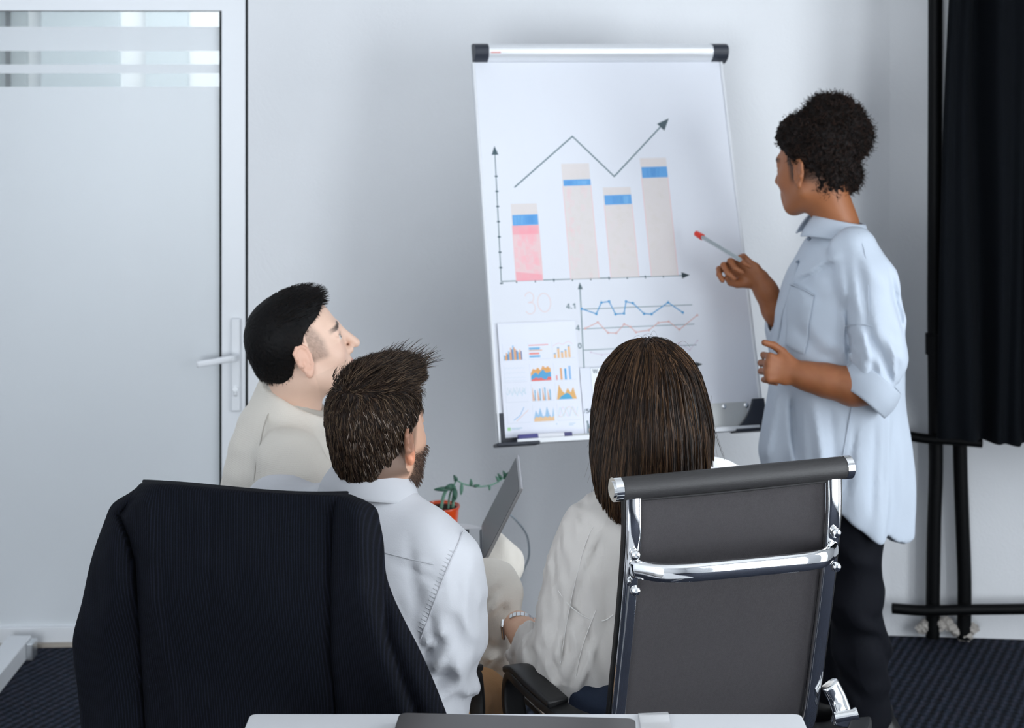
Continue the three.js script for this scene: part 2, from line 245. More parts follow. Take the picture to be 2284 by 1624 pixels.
// corridor seen dimly through the door's clear bands
{
  const zc = -6.3;
  struct('wall_corridor_far', boxAt(LEFT_X, 0.6, 0, CEIL, zc - 0.14, zc), M.paint);
  struct('wall_corridor_end', boxAt(0.5, 0.64, 0, CEIL, zc, -5.09), M.paint);
  const panelM = mat({ color: new THREE.Color(0.5, 0.56, 0.6), roughness: 0.6 }), darkM = mat({ color: new THREE.Color(0.34, 0.385, 0.4), roughness: 0.6 });
  const pan = structure('trim_1'); const zq = zc + 0.04;
  for (const [u0, u1, m] of [[-300, 57, darkM], [92, 265, panelM], [325, 418, panelM], [520, 640, panelM]]) part('panel', boxAt((u0 - CX) * 6.26 / FOCAL, (u1 - CX) * 6.26 / FOCAL, 0.05, 2.5, zc, zq), m, pan);
  part('panel_edge', boxAt((10 - CX) * 6.22 / FOCAL, (17 - CX) * 6.22 / FOCAL, 0.05, 2.5, zq, zq + 0.03), M.rubber, pan);
  const lamp = thing('ceiling_light', 'flat white ceiling light panel in the corridor behind the door', 'light', [-0.95, CEIL - 0.03, -5.68]);
  part('frame', boxAt(-1.6, -0.3, CEIL - 0.03, CEIL, -5.98, -5.38, 0.004), M.alu, lamp);
  part('light_diffuser', boxAt(-1.56, -0.34, CEIL - 0.034, CEIL - 0.029, -5.94, -5.42), mat({ color: 0xffffff, emissive: 0xfff6e8, emissiveIntensity: 2, roughness: 0.6 }), lamp);
  const l = new THREE.RectAreaLight(new THREE.Color(1, 0.97, 0.93), 16, 1.2, 0.5); l.position.set(-0.95, CEIL - 0.04, -5.68); l.lookAt(-0.95, 0, -5.68); scene.add(l);
}
// glazed door with frosted film, aluminium stile and lever handle ----
{
  const o = at(547, 1446, 4.925); o.y = 0; o.z = zA(o.x) + 0.002;
  const ex = V(1, 0, -0.045).normalize(), B = basis(o, ex, V(0, 1, 0), ex.clone().cross(V(0, 1, 0)));
  const q = (x0, x1, y0, y1, z0, z1, r = 0) => put(boxAt(x0, x1, y0, y1, z0, z1, r), B);
  const door = structure('door_1');
  // stile, rails mitred at the corner
  const S = 0.0705, G = 0.0775, GT = 1.927, GB = 0.056, TOP = 2.0, W = 0.955;
  const mitre = (pts) => { const s = new THREE.Shape(); pts.forEach(([x, y], i) => (i ? s.lineTo(x, y) : s.moveTo(x, y))); const g = new THREE.ExtrudeGeometry(s, { depth: 0.045, bevelEnabled: true, bevelSize: 0.0012, bevelThickness: 0.0012, bevelSegments: 2 }); g.translate(0, 0, -0.045); return put(g, B); };
  part('stile', mitre([[0, GB - 0.044], [0, TOP], [-S, TOP - S], [-S, GB]]), M.alu, door);
  part('top_rail', mitre([[0, TOP], [-W, TOP], [-W + S, TOP - S], [-S, TOP - S]]), M.alu, door);
  part('stile', mitre([[-W, GB - 0.044], [-W + S, GB], [-W + S, TOP - S], [-W, TOP]]), M.alu, door);
  part('bottom_rail', mitre([[0, GB - 0.044], [-S, GB], [-W + S, GB], [-W, GB - 0.044]]), M.alu, door);
  part('gasket', [q(-G - 0.001, -S + 0.0012, GB, TOP - S, -0.012, 0.0002), q(-W + S, -G, TOP - S - 0.0035, TOP - S, -0.012, 0.0002)], M.rubber, door);
  part('glass_pane', q(-W + S, -G, GB, TOP - S, -0.022, -0.016), M.glassStrip, door);
  for (const [y0, y1] of [[1.880, 1.806], [1.765, 1.738], [1.697, GB]]) part('frosted_film', q(-W + S, -G, y1, y0, -0.0155, -0.0135), M.film, door);
  part('seal', q(0.0012, 0.0068, 0.0, TOP, -0.03, -0.002), M.rubber, door);
  part('strike_plate', q(-0.001, 0.0075, 0.925, 0.958, -0.012, -0.002), M.steel, door);
  part('lintel_seal', q(-W, 0, TOP + 0.002, TOP + 0.01, -0.03, -0.012), M.rubber, door);
  const hp = part('handle_plate', q(-0.0425, -0.0125, 0.708, 0.992, 0.001, 0.014, 0.005), M.alu, door);
  const Q = (x, y, z) => V(x, y, z).applyMatrix4(B);
  part('lever', [bar([Q(-0.022, 0.875, 0.012), Q(-0.024, 0.876, 0.035), Q(-0.03, 0.877, 0.048), Q(-0.05, 0.876, 0.052), Q(-0.09, 0.868, 0.05), Q(-0.14, 0.861, 0.05)], 0.02, 0.011, V(0, 1, 0), 0.6)], M.alu, hp);
  part('lock_cylinder', [put(new THREE.CylinderGeometry(0.0085, 0.0085, 0.012, 20).rotateX(Math.PI / 2).translate(-0.0275, 0.779, 0.015), B), q(-0.0325, -0.0225, 0.757, 0.776, 0.009, 0.021, 0.003)], M.steel, hp);
  struct('trim_2', q(-W, 0.01, 0, 0.011, -0.05, 0.012), mat({ color: new THREE.Color(0.4, 0.36, 0.31), roughness: 0.8 }));
}
// pale metal bar on the carpet before the door
{
  const x = -1.475, t = thing('floor_rail', 'pale metal bar lying on the carpet before the frosted glass door', 'rail', [x, 0, -4.5]);
  part('rail', boxAt(x - 0.035, x + 0.035, 0, 0.055, -4.84, -4.1, 0.004), M.alu, t);
  part('end_bracket', boxAt(x + 0.036, x + 0.055, 0.0, 0.05, -4.83, -4.78, 0.003), M.steel, t);
}
// heating pipes by the curtain ---------------------------------------
{
  const zp = (u, off) => { let d = 4.95; for (let i = 0; i < 4; i++) d = -zB((u - CX) * d / FOCAL); return d - off; };
  const pipe = (pts, r, off, label, group) => {
    const P = pts.map(([u, v]) => at(u, v, zp(u, off))), base = P.reduce((a, b) => (b.y < a.y ? b : a));
    const t = thing('heating_pipe', label, 'pipe', [base.x, Math.max(0, base.y - r), base.z], group); part('pipe', tube(P, r, 14, 60), M.blackPipe, t); return [t, P];
  };
  const [p1, P1] = pipe([[2086, -160], [2086, 100], [2085, 400], [2084, 700], [2086, 900], [2087, 1050], [2083, 1180], [2081, 1300], [2080, 1421]], 0.0215, 0.05, 'black upright heating pipe with a coupling, left of the dark curtain');
  part('coupling', rod(P1[3].clone().lerp(P1[4], 0.22), P1[3].clone().lerp(P1[4], 0.45), 0.028, 18), M.blackPipe, p1);
  pipe([[2140, -160], [2140, 300], [2140, 700], [2141, 1000], [2147, 1180], [2151, 1300], [2150, 1424]], 0.0215, 0.05, 'black upright heating pipe that stands below the hem of the dark curtain');
  pipe([[1995, 966], [2060, 978], [2120, 982], [2190, 988]], 0.0145, 0.09, 'short black pipe crossing both upright pipes behind the blue shirt');
  pipe([[1990, 1357], [2060, 1362], [2160, 1360], [2300, 1358], [2560, 1350]], 0.016, 0.085, 'long low black pipe running along the wall above the carpet');
  const lumps = (name, label, spots) => { const g = []; for (const [u, v, r] of spots) { const s = new THREE.IcosahedronGeometry(r, 3), p = s.attributes.position; const c = at(u, v, zp(u, 0.05)); for (let i = 0; i < p.count; i++) { const k = 1 + 0.35 * noise(p.getX(i) * 60 + u, p.getY(i) * 60, p.getZ(i) * 60); p.setXYZ(i, p.getX(i) * k, p.getY(i) * k * 0.8, p.getZ(i) * k * 0.7); } s.computeVertexNormals(); s.translate(c.x, Math.max(c.y, r * 0.55), c.z); g.push(s); } const t = new THREE.Mesh(join(g), M.plaster); t.name = numbered(name); t.userData = { label, category: 'plaster' }; t.castShadow = t.receiveShadow = true; scene.add(t); };
  lumps('plaster_lump', 'crumbled plaster round the foot of the pipe left of the curtain', [[2070, 1395, 0.022], [2092, 1392, 0.025], [2110, 1388, 0.02], [2056, 1402, 0.018], [2080, 1408, 0.02]]);
  lumps('plaster_lump', 'crumbled plaster round the foot of the pipe under the curtain hem', [[2136, 1408, 0.02], [2152, 1414, 0.026], [2168, 1402, 0.02], [2122, 1400, 0.016]]);
}
// dark curtain, hanging in folds ---------------------------------------
{
  const velvet = mat({ color: 0x04070c, roughness: 0.9, specularIntensity: 0.25, side: THREE.DoubleSide });
  const x0 = 1.262, x1 = 2.42, t = thing('curtain', 'black floor-clearing curtain hanging in soft folds beside the pipes', 'curtain', [(x0 + x1) / 2, 0.62, -4.62]);
  part('cloth', sheet((s, v) => {
    const X0 = lerp(x0, x0 - 0.035, sst(0, 0.6, v)), x = lerp(X0, x1, s), w = 0.5 + 0.5 * Math.sin(s * 41) , d = 4.64 - 0.035 * Math.sin(s * 44 + 0.5 * Math.sin(v * 3)) - 0.02 * Math.sin(s * 97 + 1.3) - 0.03 * v * Math.sin(s * 21);
    const yb = 0.695 - 0.05 * sst(0, 0.35, s) + 0.008 * w; return V(x + 0.01 * Math.sin(v * 5 + s * 30), lerp(2.74, yb, v), -d);
  }, 170, 40, 0.004), velvet, t);
  part('rail', rod(V(1.2, 2.76, -4.62), V(2.55, 2.76, -4.62), 0.014), M.steel, t);
  for (const x of [1.3, 2.5]) part('rail_hanger', rod(V(x, 2.76, -4.62), V(x, CEIL, -4.62), 0.006), M.steel, t);
}
// ------------------------------------------------------------------ flip chart
const BO = V(0.3242, 0.789, -4.286), BX = V(0.97165, 0, -0.23644), BY = V(-0.07292, 0.95125, -0.29968), BN = V(0.22491, 0.30842, 0.92428);
const BM = basis(BO, BX, BY, BN), bp = (x, y, z = 0) => V(x, y, z).applyMatrix4(BM);
const bq = (x0, x1, y0, y1, z0, z1, r = 0) => put(boxAt(x0, x1, y0, y1, z0, z1, r), BM);
function canvasTex(w, h, draw) { const c = document.createElement('canvas'); c.width = w; c.height = h; draw(c.getContext('2d')); const t = new THREE.CanvasTexture(c); t.colorSpace = THREE.SRGBColorSpace; t.anisotropy = 8; return t; }
function unitUV(g) { const p = g.attributes.position; g.computeBoundingBox(); const b = g.boundingBox, uv = new Float32Array(p.count * 2); for (let i = 0; i < p.count; i++) { uv[2 * i] = (p.getX(i) - b.min.x) / (b.max.x - b.min.x); uv[2 * i + 1] = (p.getY(i) - b.min.y) / (b.max.y - b.min.y); } g.setAttribute('uv', new THREE.BufferAttribute(uv, 2)); return g; }
{
  const BW = 0.727, BH = 1.037, K = 1900;
  const tex = canvasTex(Math.round(BW * K), Math.round(BH * K), (g) => {
    const X = (x) => (x + BW / 2) * K, Y = (y) => (BH - y) * K, line = (pts, c, w, a = 1) => { g.globalAlpha = a; g.strokeStyle = c; g.lineWidth = w * K; g.lineJoin = g.lineCap = 'round'; g.beginPath(); pts.forEach(([x, y], i) => (i ? g.lineTo(X(x), Y(y)) : g.moveTo(X(x), Y(y)))); g.stroke(); g.globalAlpha = 1; };
    const poly = (pts, c, a = 1) => { g.globalAlpha = a; g.fillStyle = c; g.beginPath(); pts.forEach(([x, y], i) => (i ? g.lineTo(X(x), Y(y)) : g.moveTo(X(x), Y(y)))); g.fill(); g.globalAlpha = 1; };
    const head = (x, y, ang, s, c) => { const p = (r, t) => [x + r * Math.cos(ang + t), y + r * Math.sin(ang + t)]; poly([[x, y], p(-s, 0.36), p(-s, -0.36)], c); };
    g.fillStyle = '#dde0e8'; g.fillRect(0, 0, BW * K, BH * K);
    const ink = '#3c525b', faint = '#7b8d94';
    line([[-0.324, 0.785], [-0.332, 0.421], [0.19, 0.4195]], '#66797f', 0.0026); head(-0.324, 0.796, Math.PI / 2, 0.027, ink); head(0.203, 0.42, 0, 0.025, '#2c3b42');
    for (let k = 0; k < 8; k++) { const y = 0.71 - k * 0.042; const xa = -0.332 + 0.008 * (y - 0.421) / 0.364; line([[xa - 0.002, y], [xa + 0.003, y]], ink, 0.004); }
    for (let k = 0; k < 9; k++) { const x = -0.29 + k * 0.052; line([[x, 0.4165], [x, 0.422]], ink, 0.003); }
    // bars: pale beige marker, pink smears, a blue band
    const beige = '#d9d1cf', bars = [[-0.2905, -0.2165, 0.632, 0.601, 0.572, '#f0a9b2', 0.9], [-0.1385, -0.058, 0.742, 0.696, 0.679, '#e9bfc3', 0.4], [-0.0245, 0.056, 0.672, 0.65, 0.623, '#e6cbca', 0.22], [0.0915, 0.169, 0.754, 0.728, 0.697, '#e2cdd0', 0.15]];
    for (const [x0, x1, t, b1, b0, pink, k] of bars) {
      poly([[x0, t], [x1, t], [x1, 0.42], [x0, 0.42]], beige, 0.9);
      for (let i = 0; i < 46; i++) { const yy = rr(0.421, t - 0.03), xx = rr(x0, x1 - 0.012); poly([[xx, yy], [xx + rr(0.006, 0.02), yy], [xx + rr(0.006, 0.014), yy + rr(0.006, 0.02)], [xx, yy + 0.012]], '#d2cac8', 0.16); }
      for (let i = 0; i < 60 * k; i++) { const yy = b0 - (b0 - 0.421) * rnd() ** 1.3, xx = rnd() < 0.5 && k < 0.8 ? rr(x0, x0 + 0.014) : rr(x0, x1 - 0.016); poly([[xx, yy], [xx + rr(0.008, 0.016), yy + rr(-0.003, 0.003)], [xx + rr(0.008, 0.016), yy - rr(0.01, 0.03)], [xx, yy - rr(0.008, 0.03)]].map(([a, b]) => [clamp(a, x0, x1), clamp(b, 0.421, b0)]), pink, 0.25 * k + 0.05); }
      if (k > 0.8) { poly([[x0, b0], [x1, b0], [x1, 0.42], [x0, 0.42]], '#f6b6bd', 0.45); poly([[x0, b0], [x1, b0], [x1, b0 - 0.025], [x0, b0 - 0.025]], '#f08f9c', 0.5); poly([[x0, 0.446], [x1, 0.436], [x1, 0.42], [x0, 0.42]], '#f08f9c', 0.5); }
      line([[x0, b0], [x0, 0.42]], '#eab7b7', 0.002, 0.7); line([[x1, b0], [x1, 0.42]], '#eab7b7', 0.002, 0.7);
      poly([[x0 + 0.002, b1], [x1, b1 + 0.001], [x1, b0 + 0.001], [x0 + 0.002, b0]], '#5f9fd8'); for (let i = 0; i < 7; i++) { const xx = rr(x0 + 0.004, x1 - 0.02); poly([[xx, b1 - 0.003], [xx + 0.015, b1 - 0.003], [xx + 0.012, b0 + 0.003], [xx, b0 + 0.003]], rnd() < 0.5 ? '#7db6e2' : '#4a8ccb', 0.35); }
    }
    line([[-0.275, 0.679], [-0.099, 0.82], [0.012, 0.703], [0.172, 0.853]], '#4d6870', 0.0036); head(0.19, 0.869, 0.77, 0.04, '#46565e');
    // faint 30
    g.globalAlpha = 0.34; g.strokeStyle = '#e4b4aa'; g.lineWidth = 0.003 * K; g.beginPath(); g.ellipse(X(-0.258), Y(0.375), 0.012 * K, 0.014 * K, 0, Math.PI * 1.1, Math.PI * 2.6); g.stroke(); g.beginPath(); g.ellipse(X(-0.258), Y(0.347), 0.014 * K, 0.016 * K, 0, Math.PI * 1.5, Math.PI * 2.8); g.stroke(); g.beginPath(); g.ellipse(X(-0.218), Y(0.36), 0.018 * K, 0.025 * K, 0, 0, 7); g.stroke(); g.globalAlpha = 1;
    // second diagram
    line([[-0.1145, 0.4], [-0.1225, 0.18], [0.198, 0.176]], faint, 0.0034); head(-0.114, 0.411, Math.PI / 2, 0.02, '#51636a'); head(0.212, 0.176, 0, 0.02, '#222d33');
    for (const y of [0.338, 0.285, 0.2285]) line([[-0.118, y], [0.2, y]], '#8b9ba2', 0.0024);
    g.fillStyle = '#6d7f86'; g.font = 'bold ' + Math.round(0.021 * K) + 'px sans-serif'; g.fillText('4.1', X(-0.158), Y(0.34)); g.fillText('4', X(-0.136), Y(0.281)); g.fillText('0', X(-0.135), Y(0.233));
    const zig = (p, c, w, a) => { line(p, c, w, a); for (const [x, y] of p) { g.globalAlpha = a; g.fillStyle = c; g.beginPath(); g.arc(X(x), Y(y), w * 1.25 * K, 0, 7); g.fill(); g.globalAlpha = 1; } };
    zig([[-0.115, 0.339], [-0.075, 0.324], [-0.058, 0.354], [-0.036, 0.356], [-0.021, 0.321], [0.003, 0.322], [0.012, 0.354], [0.031, 0.349], [0.06, 0.319], [0.081, 0.317], [0.132, 0.347], [0.171, 0.318]], '#4d93c4', 0.003, 1);
    zig([[-0.11, 0.286], [-0.073, 0.301], [-0.047, 0.272], [-0.024, 0.27], [0.001, 0.293], [0.018, 0.285], [0.032, 0.27], [0.069, 0.274], [0.098, 0.293], [0.128, 0.295], [0.156, 0.272], [0.212, 0.309]], '#d4a8a4', 0.0026, 0.9);
    zig([[-0.1, 0.222], [-0.07, 0.214], [0.1, 0.226], [0.15, 0.236], [0.18, 0.216], [0.205, 0.24]], '#c9b9cc', 0.0022, 0.6);
  });
  const chart = thing('flip_chart', 'whiteboard flip chart with hand-drawn bar and line charts on a stand', 'flip chart', [0.36, 0, -4.42]);
  const boardMat = mat({ map: tex, roughness: 0.42 }), back = mat({ color: new THREE.Color(0.7, 0.72, 0.75), roughness: 0.5 });
  const slab = box(BW, BH, 0.012); slab.translate(0, BH / 2, -0.006);
  const face = unitUV(new THREE.PlaneGeometry(BW, BH).translate(0, BH / 2, 0.0006));
  part('backing_panel', put(slab, BM), back, chart);
  part('writing_surface', put(unitUV(boxAt(-BW / 2, BW / 2, 0, BH, 0, 0.0012)), BM), boardMat, chart);
  for (const x of [-BW / 2 - 0.008, BW / 2]) part('frame_strip', bq(x, x + 0.008, -0.004, BH, -0.016, 0.006, 0.003), M.alu, chart);
  // clamp bar with dark end caps
  const sec = (x0, x1, k = 1) => { const s = new THREE.Shape(); s.moveTo(-0.012, -0.029 * k); s.quadraticCurveTo(0.03 * k, -0.026 * k, 0.034 * k, 0.002); s.quadraticCurveTo(0.03 * k, 0.024 * k, -0.012, 0.026 * k); s.closePath(); const g = new THREE.ExtrudeGeometry(s, { depth: x1 - x0, bevelEnabled: false, curveSegments: 12 }); const Mx = new THREE.Matrix4().makeBasis(V(0, 0, 1), V(0, 1, 0), V(-1, 0, 0)); g.applyMatrix4(Mx); g.translate(x1, BH + 0.028, 0); return put(g, BM); };
  const clamp_ = part('clamp_bar', sec(-0.327, 0.337), mat({ color: new THREE.Color(0.8, 0.82, 0.85), roughness: 0.32, metalness: 0.35 }), chart);
  for (const [a, b] of [[-0.367, -0.327], [0.337, 0.384]]) part('end_cap', sec(a, b, 1.03), M.darkPlastic, clamp_, 'dark grey plastic end cap');
  part('logo_mark', [bq(-0.322, -0.294, BH + 0.0185, BH + 0.0215, 0.0312, 0.0322)], mat({ color: 0xd9766a, roughness: 0.5 }), clamp_); part('logo_mark', [bq(-0.321, -0.298, BH + 0.0255, BH + 0.0275, 0.032, 0.033), bq(-0.321, -0.305, BH + 0.03, BH + 0.032, 0.032, 0.033)], mat({ color: 0x9aa2ac, roughness: 0.5 }), clamp_);
  // lower rail and shelf with dark corner caps
  part('lower_rail', bq(-0.33, 0.325, -0.004, 0.07, 0.0013, 0.004), mat({ color: new THREE.Color(0.56, 0.57, 0.56), roughness: 0.4, metalness: 0.4 }), chart);
  part('pen_shelf', [bq(-0.33, 0.34, -0.008, -0.002, -0.004, 0.045, 0.002), bq(-0.33, 0.34, -0.008, 0.004, 0.042, 0.046, 0.001)], M.alu, chart);
  const corner = (s) => { const h = new THREE.Shape(); h.moveTo(0.372, -0.006); h.lineTo(0.372, 0.075); h.lineTo(0.342, 0.075); h.quadraticCurveTo(0.325, 0.02, 0.275, -0.006); h.closePath(); const g = new THREE.ExtrudeGeometry(h, { depth: s < 0 ? 0.0008 : 0.012, bevelEnabled: s > 0, bevelSize: 0.001, bevelThickness: 0.001, bevelSegments: 1 }); g.translate(0, 0, s < 0 ? 0.0041 : 0.0045); if (s < 0) g.applyMatrix4(new THREE.Matrix4().makeScale(-1, 1, 1)), g.index ?? [...Array(g.attributes.position.count / 3).keys()].forEach((i) => { for (const k of Object.keys(g.attributes)) { const A = g.attributes[k], n = A.itemSize; for (let c = 0; c < n; c++) { const t = A.array[(3 * i + 1) * n + c]; A.array[(3 * i + 1) * n + c] = A.array[(3 * i + 2) * n + c]; A.array[(3 * i + 2) * n + c] = t; } } }); return put(g, BM); };
  for (const s of [-1, 1]) part('corner_cap', [corner(s), bq(s > 0 ? 0.27 : -0.385, s > 0 ? 0.385 : -0.27, -0.012, -0.003, 0, 0.05, 0.003)], M.darkPlastic, chart);
  for (const x of [0.259, 0.323]) part('rivet', put(new THREE.SphereGeometry(0.007, 14, 10).scale(1, 1, 0.5).translate(x, 0.06, 0.005), BM), M.chrome, chart);
  // single column and five-armed foot behind the board
  const foot = V(0.36, 0, -4.42), mid = bp(0, 0.45, -0.035);
  part('column', [rod(V(foot.x, 0.09, foot.z), V(mid.x, mid.y - 0.05, mid.z), 0.02, 20), rod(V(mid.x, mid.y - 0.06, mid.z), bp(0, 0.52, -0.014), 0.014)], M.steel, chart);
  for (let k = 0; k < 5; k++) { const a = k / 5 * Math.PI * 2 + 0.5; part('foot_arm', bar([V(foot.x, 0.085, foot.z), V(foot.x + Math.cos(a) * 0.15, 0.07, foot.z + Math.sin(a) * 0.15), V(foot.x + Math.cos(a) * 0.27, 0.012, foot.z + Math.sin(a) * 0.27)], 0.035, 0.02, V(-Math.sin(a), 0, Math.cos(a)), 0.5, 10), M.steel, chart); }
  // printed sheets held on the board
  const paper = (t) => mat({ map: t, roughness: 0.6 });
  const sw = 0.214, sh = 0.297;
  const t1 = canvasTex(860, 1190, (g) => {
    g.fillStyle = '#e4e7f2'; g.fillRect(0, 0, 860, 1190); const o = '#e0a878', b = '#79b3da', r = '#e58b84', col = [45, 325, 590], row = [225, 455, 660, 875], w = 220, h = 165;
    col.forEach((x) => row.forEach((y) => { g.strokeStyle = '#c3cad9'; g.lineWidth = 2; g.beginPath(); g.moveTo(x - 8, y - 12); g.lineTo(x - 8, y + h + 3); g.lineTo(x + w + 15, y + h + 3); g.stroke(); }));
    [0.35, 0.5, 0.62, 0.85, 1, 0.75, 0.58, 0.68].forEach((k, i) => { g.fillStyle = i % 2 ? o : b; g.fillRect(col[0] + i * 25, row[0] + h * (1 - k * 0.92), 12, h * k * 0.92); g.fillStyle = i % 2 ? '#6b88b5' : o; g.fillRect(col[0] + 12 + i * 25, row[0] + h * (1 - k * 0.8), 13, h * k * 0.8); });
    [[r, 0.98, 8], [b, 0.55, 24], [o, 0.66, 8], [r, 0.5, 18], [b, 0.54, 22]].forEach(([c, k, t], i) => { g.fillStyle = c; g.fillRect(col[1], row[0] + 15 + i * 28, w * k, t); });
    [0.4, 0.85, 0.52, 0.66, 0.98].forEach((k, i) => { g.fillStyle = '#e7bd8c'; g.fillRect(col[2] + 5 + i * 40, row[0] + h * (1 - k * 0.8), 24, h * k * 0.8); g.fillStyle = '#8fb3cf'; g.fillRect(col[2] + 5 + i * 40, row[0] + h * (1 - k * 0.8), 24, 12); }); 
    g.strokeStyle = '#e8b7b7'; g.lineWidth = 3; g.beginPath(); [[0, 0.3], [0.3, 0.1], [0.5, 0.22], [0.8, 0.02], [1, 0.2]].forEach(([x, y], i) => (i ? g.lineTo(col[2] + x * w, row[0] + y * h - 10) : g.moveTo(col[2] + x * w, row[0] + y * h - 10))); g.stroke();
    const area = (x, y, pts, c) => { g.fillStyle = c; g.beginPath(); g.moveTo(x, y + h); pts.forEach((k, i) => g.lineTo(x + i / (pts.length - 1) * w, y + h * (1 - k))); g.lineTo(x + w, y + h); g.fill(); };
    for (const y of [20, 70, 120, 150]) { g.strokeStyle = '#cfdbe8'; g.beginPath(); for (let i = 0; i <= 20; i++) g.lineTo(col[0] + i * 11, row[1] + y + 6 * Math.sin(i * 1.7 + y)); g.stroke(); }
    area(col[1], row[1], [0.5, 0.78, 0.7, 0.85, 0.66, 0.95, 0.8, 0.9, 0.75], '#e2a765'); area(col[1], row[1], [0.3, 0.45, 0.55, 0.4, 0.6, 0.72, 0.5, 0.5, 0.55], '#57a3d2'); area(col[1], row[1], [0.05, 0.15, 0.22, 0.15, 0.2, 0.1, 0.05, 0.25, 0.2], '#e3706b');
    [[0.3, r], [0.75, o], [0.7, '#4ea2d8'], [0.85, '#8fb8e2']].forEach(([k, c], i) => { g.fillStyle = c; g.fillRect(col[2] + 10 + i * 48, row[1] + h * (1 - k), i === 0 ? 14 : 22, h * k); });
    g.strokeStyle = '#a9cfe0'; g.beginPath(); for (let i = 0; i <= 24; i++) g.lineTo(col[0] + i * 9, row[2] + 70 + 45 * Math.sin(i * 2.1) * Math.cos(i)); g.stroke(); g.strokeStyle = '#c9d6dd'; g.beginPath(); for (let i = 0; i <= 24; i++) g.lineTo(col[0] + i * 9, row[2] + 50 + 35 * Math.cos(i * 1.7)); g.stroke();
    for (let i = 0; i < 4; i++) { g.fillStyle = '#dfb091'; g.beginPath(); g.moveTo(col[1] + i * 55, row[2] + h); g.lineTo(col[1] + 4 + i * 55, row[2] + 20 + 20 * (i % 2)); g.lineTo(col[1] + 26 + i * 55, row[2] + h); g.fill(); g.fillStyle = '#7fb0cd'; g.fillRect(col[1] + 24 + i * 55, row[2] + 55 - 12 * (i % 3), 13, h - 55 + 12 * (i % 3)); }
    area(col[2], row[2], [0, 0.95, 0.55, 0.35, 0.7, 0.4, 0.75, 0], '#dfae6c'); area(col[2] + 20, row[2], [0, 0.2, 0.3, 0.4, 0.3, 0, 0, 0], '#4fa6cf');
    g.lineWidth = 7; g.strokeStyle = '#8fb6dc'; g.beginPath(); g.moveTo(col[0] + 60, row[3] + 140); g.lineTo(col[0] + 130, row[3] + 95); g.lineTo(col[0] + 180, row[3] + 10); g.stroke(); g.lineWidth = 4; g.strokeStyle = '#e2b8a8'; g.beginPath(); g.moveTo(col[0] + 90, row[3] + 150); g.lineTo(col[0] + 225, row[3] + 40); g.stroke();
    area(col[1], row[3], [0.2, 0.7, 0.4, 0.85, 0.3, 0.35, 0.9, 0.4, 0.2, 0.85], '#9cc0de'); area(col[1], row[3], [0.15, 0.3, 0.25, 0.3, 0.2, 0.3, 0.22, 0.3, 0.2, 0.3], '#e6bf94');
    g.lineWidth = 3; for (const [c, p] of [['#d8c0d4', 1.3], ['#a8d0d8', 2.1], ['#e0c0a8', 0.7]]) { g.strokeStyle = c; g.beginPath(); for (let i = 0; i <= 20; i++) g.lineTo(col[2] + i * 11, row[3] + 80 + 50 * Math.sin(i * p * 0.5 + p)); g.stroke(); }
    g.fillStyle = '#9fd09a'; g.fillRect(30, 1085, 34, 34); g.fillStyle = '#b6cbd8'; g.fillRect(72, 1092, 120, 9); g.fillRect(72, 1106, 90, 7); g.fillRect(700, 1075, 70, 7); g.fillRect(700, 1090, 50, 7); g.fillRect(560, 1070, 12, 12);
  });
  const s1 = thing('paper_sheet', 'printed sheet with twelve small coloured charts, low on the flip chart', 'paper', bp(-0.245, 0.16, 0.006).toArray(), 'printed sheets on the flip chart');
  part('sheet', put(unitUV(boxAt(-0.352, -0.352 + sw, 0.011, 0.011 + sh, 0.0055, 0.0062)), BM), paper(t1), s1);
  const t2 = canvasTex(1040, 680, (g) => {
    g.fillStyle = '#e0e4f0'; g.fillRect(0, 0, 1040, 680); g.strokeStyle = '#8b98a3'; g.lineWidth = 3; g.strokeRect(118, 4, 900, 560); g.fillStyle = '#eef1f6'; g.fillRect(120, 6, 896, 556);
    g.fillStyle = '#5d6e77'; g.font = 'bold 60px sans-serif'; g.fillText('W', 140, 62); g.fillStyle = '#7d8a93'; g.font = 'bold 62px sans-serif'; g.fillText('/5G', 4, 470); g.fillStyle = '#46545c'; g.fillText('5G', 32, 470);
    g.fillStyle = '#6f8187'; g.beginPath(); g.arc(36, 560, 12, 0, 7); g.fill(); g.beginPath(); g.moveTo(22, 675); g.lineTo(30, 570); g.lineTo(50, 575); g.lineTo(70, 675); g.fill(); g.fillStyle = '#e6b39d'; g.fillRect(48, 630, 30, 40); g.fillRect(105, 570, 24, 28);
  });
  const s2 = thing('paper_sheet', 'printed sheet lettered 5G beside the sheet of small charts, half hidden by brown hair', 'paper', bp(0, 0.09, 0.008).toArray(), 'printed sheets on the flip chart');
  part('sheet', put(unitUV(boxAt(-0.1365, 0.125, 0.01, 0.181, 0.0068, 0.0075)), BM), paper(t2), s2);
  // marker lying on the shelf
  const mk = thing('marker', 'white marker with violet cap and end lying on the flip chart shelf', 'marker', bp(-0.25, 0.004, 0.025).toArray());
  const R = (x) => bp(x, 0.0075, 0.024);
  part('barrel', rod(R(-0.27), R(-0.2), 0.009), mat({ color: 0xe8e9ee, roughness: 0.4 }), mk); part('cap', [rod(R(-0.322), R(-0.27), 0.0095)], mat({ color: 0x4b4a86, roughness: 0.45 }), mk); part('end_plug', rod(R(-0.2), R(-0.178), 0.0085), mat({ color: 0x4b4a76, roughness: 0.45 }), mk);
}
